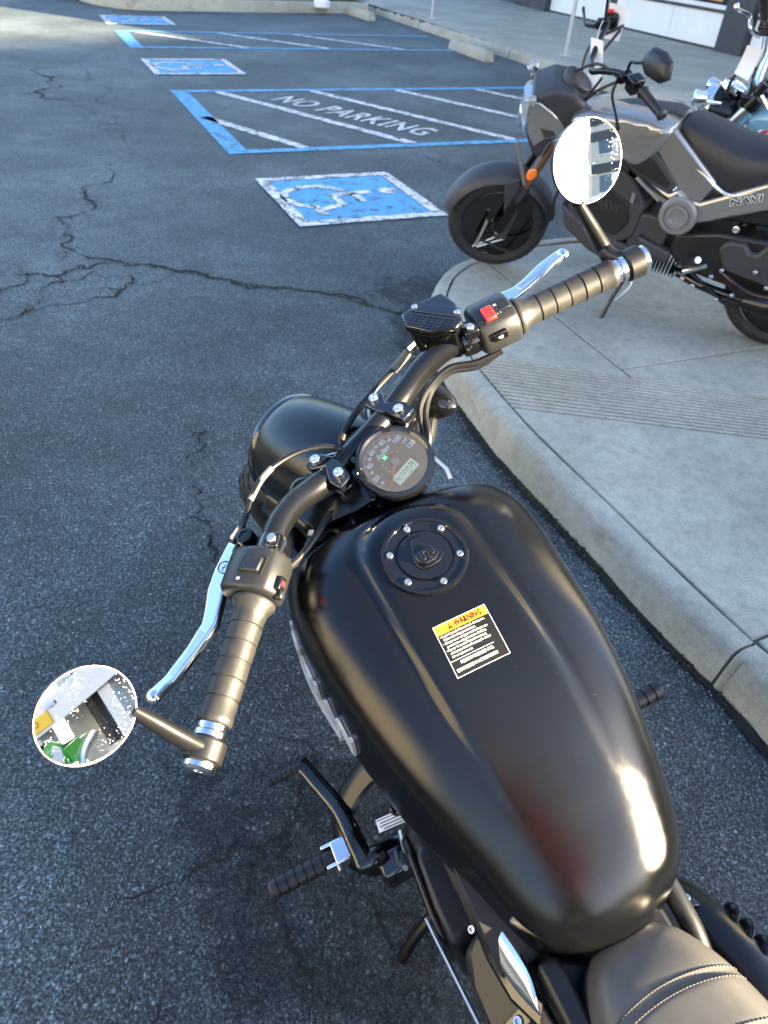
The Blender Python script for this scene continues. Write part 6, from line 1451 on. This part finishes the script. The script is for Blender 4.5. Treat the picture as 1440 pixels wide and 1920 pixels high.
for s_ in (1, -1):
    sg3 = rp_('turn_signal', MB().lathe([(.010, -.035), (.022, -.028), (.030, 0), (.033, .022), (.029, .026)], (.625, s_ * .135, .765), (1, s_ * .25, 0), 24), 'chrome'); rp_('signal_lens', MB().lathe([(.029, .024), (.02, .032), (0, .035)], (.625, s_ * .135, .765), (1, s_ * .25, 0), 24), 'clear', sg3); rp_('signal_stem', MB().tube([(.545, s_ * .08, .745), (.615, s_ * .128, .752)], .009, 10), 'chrome', sg3)
    BRT = [(.44, s_ * .05, .80), (.445, s_ * .10, .86), (.44, s_ * .155, .97), (.43, s_ * .18, 1.02), (.38, s_ * .25, 1.045), (.32, s_ * .33, 1.05)]
    if s_ > 0: BRT = [(.44, .04, .80), (.45, .075, .86), (.44, .10, .95), (.445, .12, 1.0), (.46, .17, 1.06), (.475, .25, 1.13)]
    rp_('handlebar', MB().tube(BRT, .0125, 14, 30), 'chrome')
    a, b_ = V(BRT[-2]), V(BRT[-1]); rp_('grip', MB().tube([a.lerp(b_, .25), a.lerp(b_, 1.4)], [.019, .021, .019], 14, 8), 'rubber')
    rp_('grip_cap', MB().lathe([(.022, 0), (.022, .012), (.012, .018), (0, .018)], a.lerp(b_, 1.4), b_ - a, 16), 'chrome')
    rp_('switch_block', MB().box(V(BRT[-3]).lerp(a, .7), (.05, .045, .05), b_ - a, (1, 0, 0)), 'semi', bevel=.006)
    rp_('lever', MB().tube([V(BRT[-3]).lerp(a, .2) + V(.02, 0, -.01), a + V(.045, 0, -.03), a + V(.065, .0, .01), b_ + V(.085, .0, -.035), b_ + V(.098, .0, -.02)], [.007, .0075, .0065, .006, .009], 10, 24, flat=(1.2, .7)), 'alu')
    rp_('bar_clamp', MB().tube([(.43, s_ * .045, .775), (.40, s_ * .045, .835)], .021, 16), 'semi')
    rp_('mirror_stem', MB().tube([V(BRT[-3]), V(BRT[-3]) + V(-.05, s_ * .02, .10), V(BRT[-3]) + V(-.10, s_ * .05, .16)], .006, 8, 10), 'chrome')
    mm = rp_('mirror_head', MB().lathe([(.01, -.03), (.04, -.02), (.055, 0), (.055, .006), (.05, .006)], V(BRT[-3]) + V(-.12, s_ * .06, .18), (-.9, 0, .1), 28), 'semi')
rp_('control_cable', MB().tube([(.44, .11, .965), (.50, .09, .90), (.535, .07, .80), (.50, .05, .72)], .0065, 8, 24), 'rubber'); rp_('control_cable', MB().tube([(.43, -.16, .96), (.36, -.10, .84), (.30, -.06, .80), (.40, -.02, .72)], .007, 8, 24), 'gloss'); rp_('brake_hose', MB().tube([(.39, .10, .80), (.33, .12, .755), (.30, .10, .775), (.26, .06, .80)], .008, 8, 20), 'chrome')
tp3 = [(.44, .725), (.36, .765), (.18, .775), (.04, .74), (.02, .68), (.10, .62), (.30, .61), (.42, .65)]
R = []
for y, k in ((-.135, .70), (-.125, .86), (-.09, .97), (0, 1.03), (.09, .97), (.125, .86), (.135, .70)): R.append([V(.23 + (x - .23) * k, y, .69 + (z - .69) * k) for x, z in tp3])
tk3 = rp_('fuel_tank', MB().rings(R), 'teal', ang=50, sub=1)
bdg = rp_('tank_badge', MB().lathe([(.040, .0), (.041, .005), (.036, .007)], (.345, .122, .688), (.15, 1, .25), 32), 'white', tk3)
rp_('badge_field', MB().lathe([(.0345, .0072), (0, .0078)], (.345, .122, .688), (.15, 1, .25), 32), 'redp', bdg)
wn = MB(); bx, by, bz = frame(V(.15, 1, .25), (0, 0, 1)); cb = V(.345, .122, .688)
for q_ in ([(-.022, .006), (.020, .010), (.006, -.002), (.006, -.024), (-.006, -.010)],): wn.prism([cb + bx * (b * .9) + by * (a * .9) + bz * .0082 for a, b in q_], bz * .0008)
rp_('badge_wing', wn, 'white', bdg)
rp_('head_bracket', MB().prism([(.57, .088, .655), (.545, .088, .675), (.42, .088, .735), (.40, .088, .715), (.43, .088, .665), (.55, .088, .628)], (0, .012, 0)), 'teal', bevel=.005); rp_('head_bracket', MB().prism([(.57, -.088, .655), (.545, -.088, .675), (.42, -.088, .735), (.40, -.088, .715), (.43, -.088, .665), (.55, -.088, .628)], (0, -.012, 0)), 'teal', bevel=.005)
rp_('horn', MB().lathe([(.02, -.02), (.035, -.01), (.038, .01), (.012, .016), (.012, .02), (0, .02)], (.46, .04, .66), (.7, .7, .1), 20), 'semi')
rp_('seat', MB().rings([[V(x, .12 * a * k, z + (b - 1) * .05) for a, b in ((-1, 0), (-1.03, .5), (-.85, .95), (0, 1.08), (.85, .95), (1.03, .5), (1, 0))] for x, z, k in ((.06, .74, .7), (.0, .765, .95), (-.15, .775, 1.05), (-.32, .785, 1.05), (-.44, .79, .8))]), 'leather', ang=60)
rp_('frame_tube', MB().tube([(.42, 0, .70), (.2, 0, .58), (-.05, 0, .55), (-.35, 0, .66)], .028, 12, 20), 'teal'); rp_('engine', MB().side([(.40, .44), (.20, .46), (.0, .42), (-.02, .22), (.12, .17), (.34, .26)], -.10, .10), 'steel', bevel=.02)
rp_('side_cover', MB().side([(.06, .60), (-.10, .62), (-.14, .50), (.02, .46)], -.11, .11), 'teal', bevel=.012); rp_('tail_lamp', MB().box((-.50, 0, .70), (.04, .10, .06)), 'red', bevel=.01); rp_('side_stand', MB().tube([(.12, .08, .24), (.15, .26, -.03)], .009, 8), 'semi')
hang_tag(MN, [(.498, -.475, .950), (.435, -.462, .945), (.452, -.46, .832), (.515, -.47, .848)], 'white paper tag hanging from the pale blue mini motorcycle handlebar')

# ================================================================== green dirt bikes seen in the left mirror
def dirt_bike(M, label):
    e = empty('dirt_bike', M=M); tag(e, label, 'dirt bike', 'green dirt bikes seen in the mirror')
    def dp(name, mb, m_, parent=None, **kw): return build(name, mb, m_, parent or e, **kw)
    small_wheel(e, (1.35, 0, .34), .34, .08, None, 'semi'); small_wheel(e, (0, 0, .33), .33, .10, None, 'semi')
    for s_ in (1, -1):
        dp('fork_tube', MB().tube([(1.02, s_ * .09, 1.02), (1.34, s_ * .10, .34)], [.027, .024, .028], 12), 'steel')
        dp('radiator_shroud', MB().prism([(1.06, s_ * .12, .93), (.80, s_ * .15, 1.0), (.55, s_ * .12, .93), (.62, s_ * .12, .82), (.88, s_ * .19, .62), (1.08, s_ * .17, .78)], (0, s_ * .025, 0)), 'green', bevel=.008)
        dp('shroud_graphic', MB().prism([(.98, s_ * .168, .84), (.80, s_ * .172, .92), (.66, s_ * .15, .89), (.86, s_ * .19, .74)], (0, s_ * .012, 0)), 'blue' if s_ > 0 else 'white', bevel=.002)
        dp('side_panel', MB().side([(.50, .88), (.05, .93), (.0, .86), (.30, .70), (.48, .72)], s_ * .085, s_ * .11), 'green', bevel=.008)
        dp('handlebar', MB().tube([(1.0, 0, 1.10), (1.0, s_ * .14, 1.12), (.95, s_ * .26, 1.19), (.88, s_ * .40, 1.20)], .0115, 10, 20), 'steel')
        dp('grip', MB().tube([(.905, s_ * .34, 1.20), (.868, s_ * .435, 1.202)], .018, 12), 'rubber'); dp('lever', MB().tube([(.95, s_ * .28, 1.19), (.99, s_ * .33, 1.18), (.96, s_ * .43, 1.17)], .006, 8, 10), 'alu')
        dp('hand_guard', MB().tube([(.93, s_ * .26, 1.20), (1.0, s_ * .36, 1.19), (.93, s_ * .44, 1.19)], .022, 10, 16, flat=(1.2, .3)), 'white')
    dp('fuel_tank', MB().rings([[V(x, y * k, z) for x, z in ((.92, .95), (.75, 1.0), (.55, .94), (.62, .84), (.88, .80))] for y, k in ((-.11, .9), (-.06, 1), (0, 1), (.06, 1), (.11, .9))]), 'green', bevel=.01)
    dp('seat', MB().rings([[V(x, w * a, z - (1 - b) * .06) for a, b in ((-1, 0), (-.9, .9), (0, 1.1), (.9, .9), (1, 0))] for x, z, w in ((.70, .99, .05), (.45, .945, .075), (.2, .945, .08), (-.08, .965, .06))]), 'semi', ang=60)
    dp('front_fender', MB().rings([[V(x, w * a, z - abs(a) * .03) for a in (-1, -.5, 0, .5, 1)] + [V(x, w * a, z - abs(a) * .03 - .008) for a in (1, .5, 0, -.5, -1)] for x, z, w in ((1.02, .80, .05), (1.2, .78, .085), (1.45, .77, .08), (1.68, .70, .05))]), 'green', ang=60)
    dp('rear_fender', MB().rings([[V(x, w * a, z - abs(a) * .02) for a in (-1, -.5, 0, .5, 1)] + [V(x, w * a, z - abs(a) * .02 - .008) for a in (1, .5, 0, -.5, -1)] for x, z, w in ((.1, .92, .09), (-.15, .93, .085), (-.42, .96, .06))]), 'green', ang=60)
    dp('number_plate', MB().rings([[V(1.10 + dx, y, z) for y, z in ((-.10, 1.14), (.10, 1.14), (.11, 1.0), (.06, .86), (-.06, .86), (-.11, 1.0))] for dx in (0, .02)]), 'white', bevel=.004)
    dp('engine', MB().side([(.80, .62), (.55, .66), (.38, .48), (.45, .28), (.72, .26), (.84, .40)], -.12, .12), 'steel', bevel=.03); dp('frame', MB().tube([(1.03, 0, .96), (.86, 0, .5), (.75, 0, .25), (.40, 0, .27), (.35, 0, .62), (.70, 0, .86)], .024, 10, 30), 'green'); dp('swingarm', MB().tube([(.42, 0, .40), (0, .08, .33)], .024, 10), 'alu'); dp('exhaust', MB().tube([(.80, -.06, .60), (.70, -.14, .50), (.30, -.13, .72), (-.25, -.14, .86)], [.02, .022, .04, .05], 12, 20), 'steel'); dp('kick_stand', MB().tube([(.45, .09, .30), (.47, .30, .02)], .009, 8), 'steel')
    return e
for (x, y, a, lab) in ((3.3, -2.1, 165, 'green dirt bike nearest the glass in the left mirror reflection'), (4.0, -3.2, 165, 'second green dirt bike, farther back in the left mirror reflection')):
    dirt_bike(Matrix.Translation((x, y, ZT)) @ Matrix.Rotation(rad(a), 4, 'Z') @ Matrix.Rotation(-.12, 4, 'X'), lab)

# ================================================================== the photographer: the red reflection on the tank
per = empty('person', M=Matrix.Translation((.50, -.58, 0)) @ Matrix.Rotation(rad(20), 4, 'Z')); tag(per, 'person in red shirt and dark trousers, seen as the red reflection on the tank', 'person')
def skin_body(name, joints, edges, mname, lv=2):
    me = bpy.data.meshes.new(name); me.from_pydata([j[:3] for j in joints], edges, []); o = bpy.data.objects.new(name, me); COL.objects.link(o); o.parent = per
    sk = o.modifiers.new('skin', 'SKIN'); sk.use_smooth_shade = True
    for v, j in zip(me.skin_vertices[0].data, joints): v.radius = (j[3], j[4] if len(j) > 4 else j[3])
    me.skin_vertices[0].data[0].use_root = True
    ss = o.modifiers.new('sub', 'SUBSURF'); ss.levels = ss.render_levels = lv; me.materials.append(K[mname]); return o
J = [(0, 0, .96, .15, .11), (0, .01, 1.12, .145, .10), (0, .02, 1.30, .165, .11), (0, .01, 1.42, .12, .09), (0, .03, 1.50, .055), (0, .05, 1.56, .05),
     (.17, .02, 1.42, .065), (.27, .03, 1.22, .048), (.21, .30, 1.25, .042), (.09, .50, 1.36, .030), (-.17, .02, 1.42, .065), (-.27, .03, 1.22, .048), (-.21, .30, 1.25, .042), (-.09, .50, 1.36, .030),
     (.10, 0, .86, .09), (.11, .02, .50, .062), (.11, -.01, .10, .045), (.11, .12, .04, .040), (-.10, 0, .86, .09), (-.11, .02, .50, .062), (-.11, -.01, .10, .045), (-.11, .12, .04, .040)]
ED = [(0, 1), (1, 2), (2, 3), (3, 4), (4, 5), (3, 6), (6, 7), (7, 8), (8, 9), (3, 10), (10, 11), (11, 12), (12, 13), (0, 14), (14, 15), (15, 16), (16, 17), (0, 18), (18, 19), (19, 20), (20, 21)]
skin_body('body', J, ED, 'skin')
SJ = [(0, 0, .94, .168, .128), (0, .01, 1.12, .165, .122), (0, .02, 1.30, .185, .13), (0, .01, 1.43, .125, .10), (.17, .02, 1.425, .080), (.265, .03, 1.235, .066), (.21, .15, 1.232, .055), (-.17, .02, 1.425, .080), (-.265, .03, 1.235, .066), (-.21, .15, 1.232, .055)]
skin_body('shirt', SJ, [(0, 1), (1, 2), (2, 3), (3, 4), (4, 5), (5, 6), (3, 7), (7, 8), (8, 9)], 'shirt')
TJ = [(0, 0, .93, .165, .122), (.10, 0, .84, .105), (.11, .02, .50, .080), (.11, -.01, .12, .066), (-.10, 0, .84, .105), (-.11, .02, .50, .080), (-.11, -.01, .12, .066)]
skin_body('trousers', TJ, [(0, 1), (1, 2), (2, 3), (0, 4), (4, 5), (5, 6)], 'jeans')
hdm = MB().ell((0, .06, 1.66), .076, .094, .118, 24, 18)
for v in hdm.v:
    if v.y > .12 and v.z < 1.66: v.x *= .86
    if v.z < 1.58: v.x *= .86; v.y += .008
head = build('head', hdm, 'skin', per, ang=180)
build('hair', MB().rings([[V(.082 * k * math.cos(t), .045 + .098 * k * math.sin(t) + (-.01), z) for t in [2 * math.pi * q_ / 20 for q_ in range(20)]] for z, k in ((1.67, .98), (1.70, 1.03), (1.74, .98), (1.77, .78), (1.785, .35))]), 'hair', head)
build('nose', MB().ell((0, .158, 1.645), .012, .016, .022, 12, 8), 'skin', head)
for s_ in (1, -1):
    build('ear', MB().ell((s_ * .078, .055, 1.66), .010, .018, .030, 12, 8), 'skin', head); build('eye', MB().ell((s_ * .030, .143, 1.675), .012, .008, .007, 12, 8), 'white', head)
    hand = MB().ell((s_ * .085, .545, 1.39), .022, .038, .045, 14, 10)
    for k in range(4): hand.tube([(s_ * .085, .555, 1.41 - k * .017), (s_ * .065, .582 - .003 * k, 1.417 - k * .018), (s_ * .035, .590 - .004 * k, 1.417 - k * .018), (s_ * (.012 + .004 * k), .586, 1.415 - k * .018)], [.0095, .009, .0085, .007], 8, 12)
    hand.tube([(s_ * .085, .535, 1.415), (s_ * .065, .528, 1.45), (s_ * .04, .53, 1.465)], [.012, .0105, .008], 8, 10)
    build('hand', hand, 'skin', per, ang=60)
build('mouth', MB().ell((0, .143, 1.605), .022, .008, .005, 12, 6), 'redp', head)
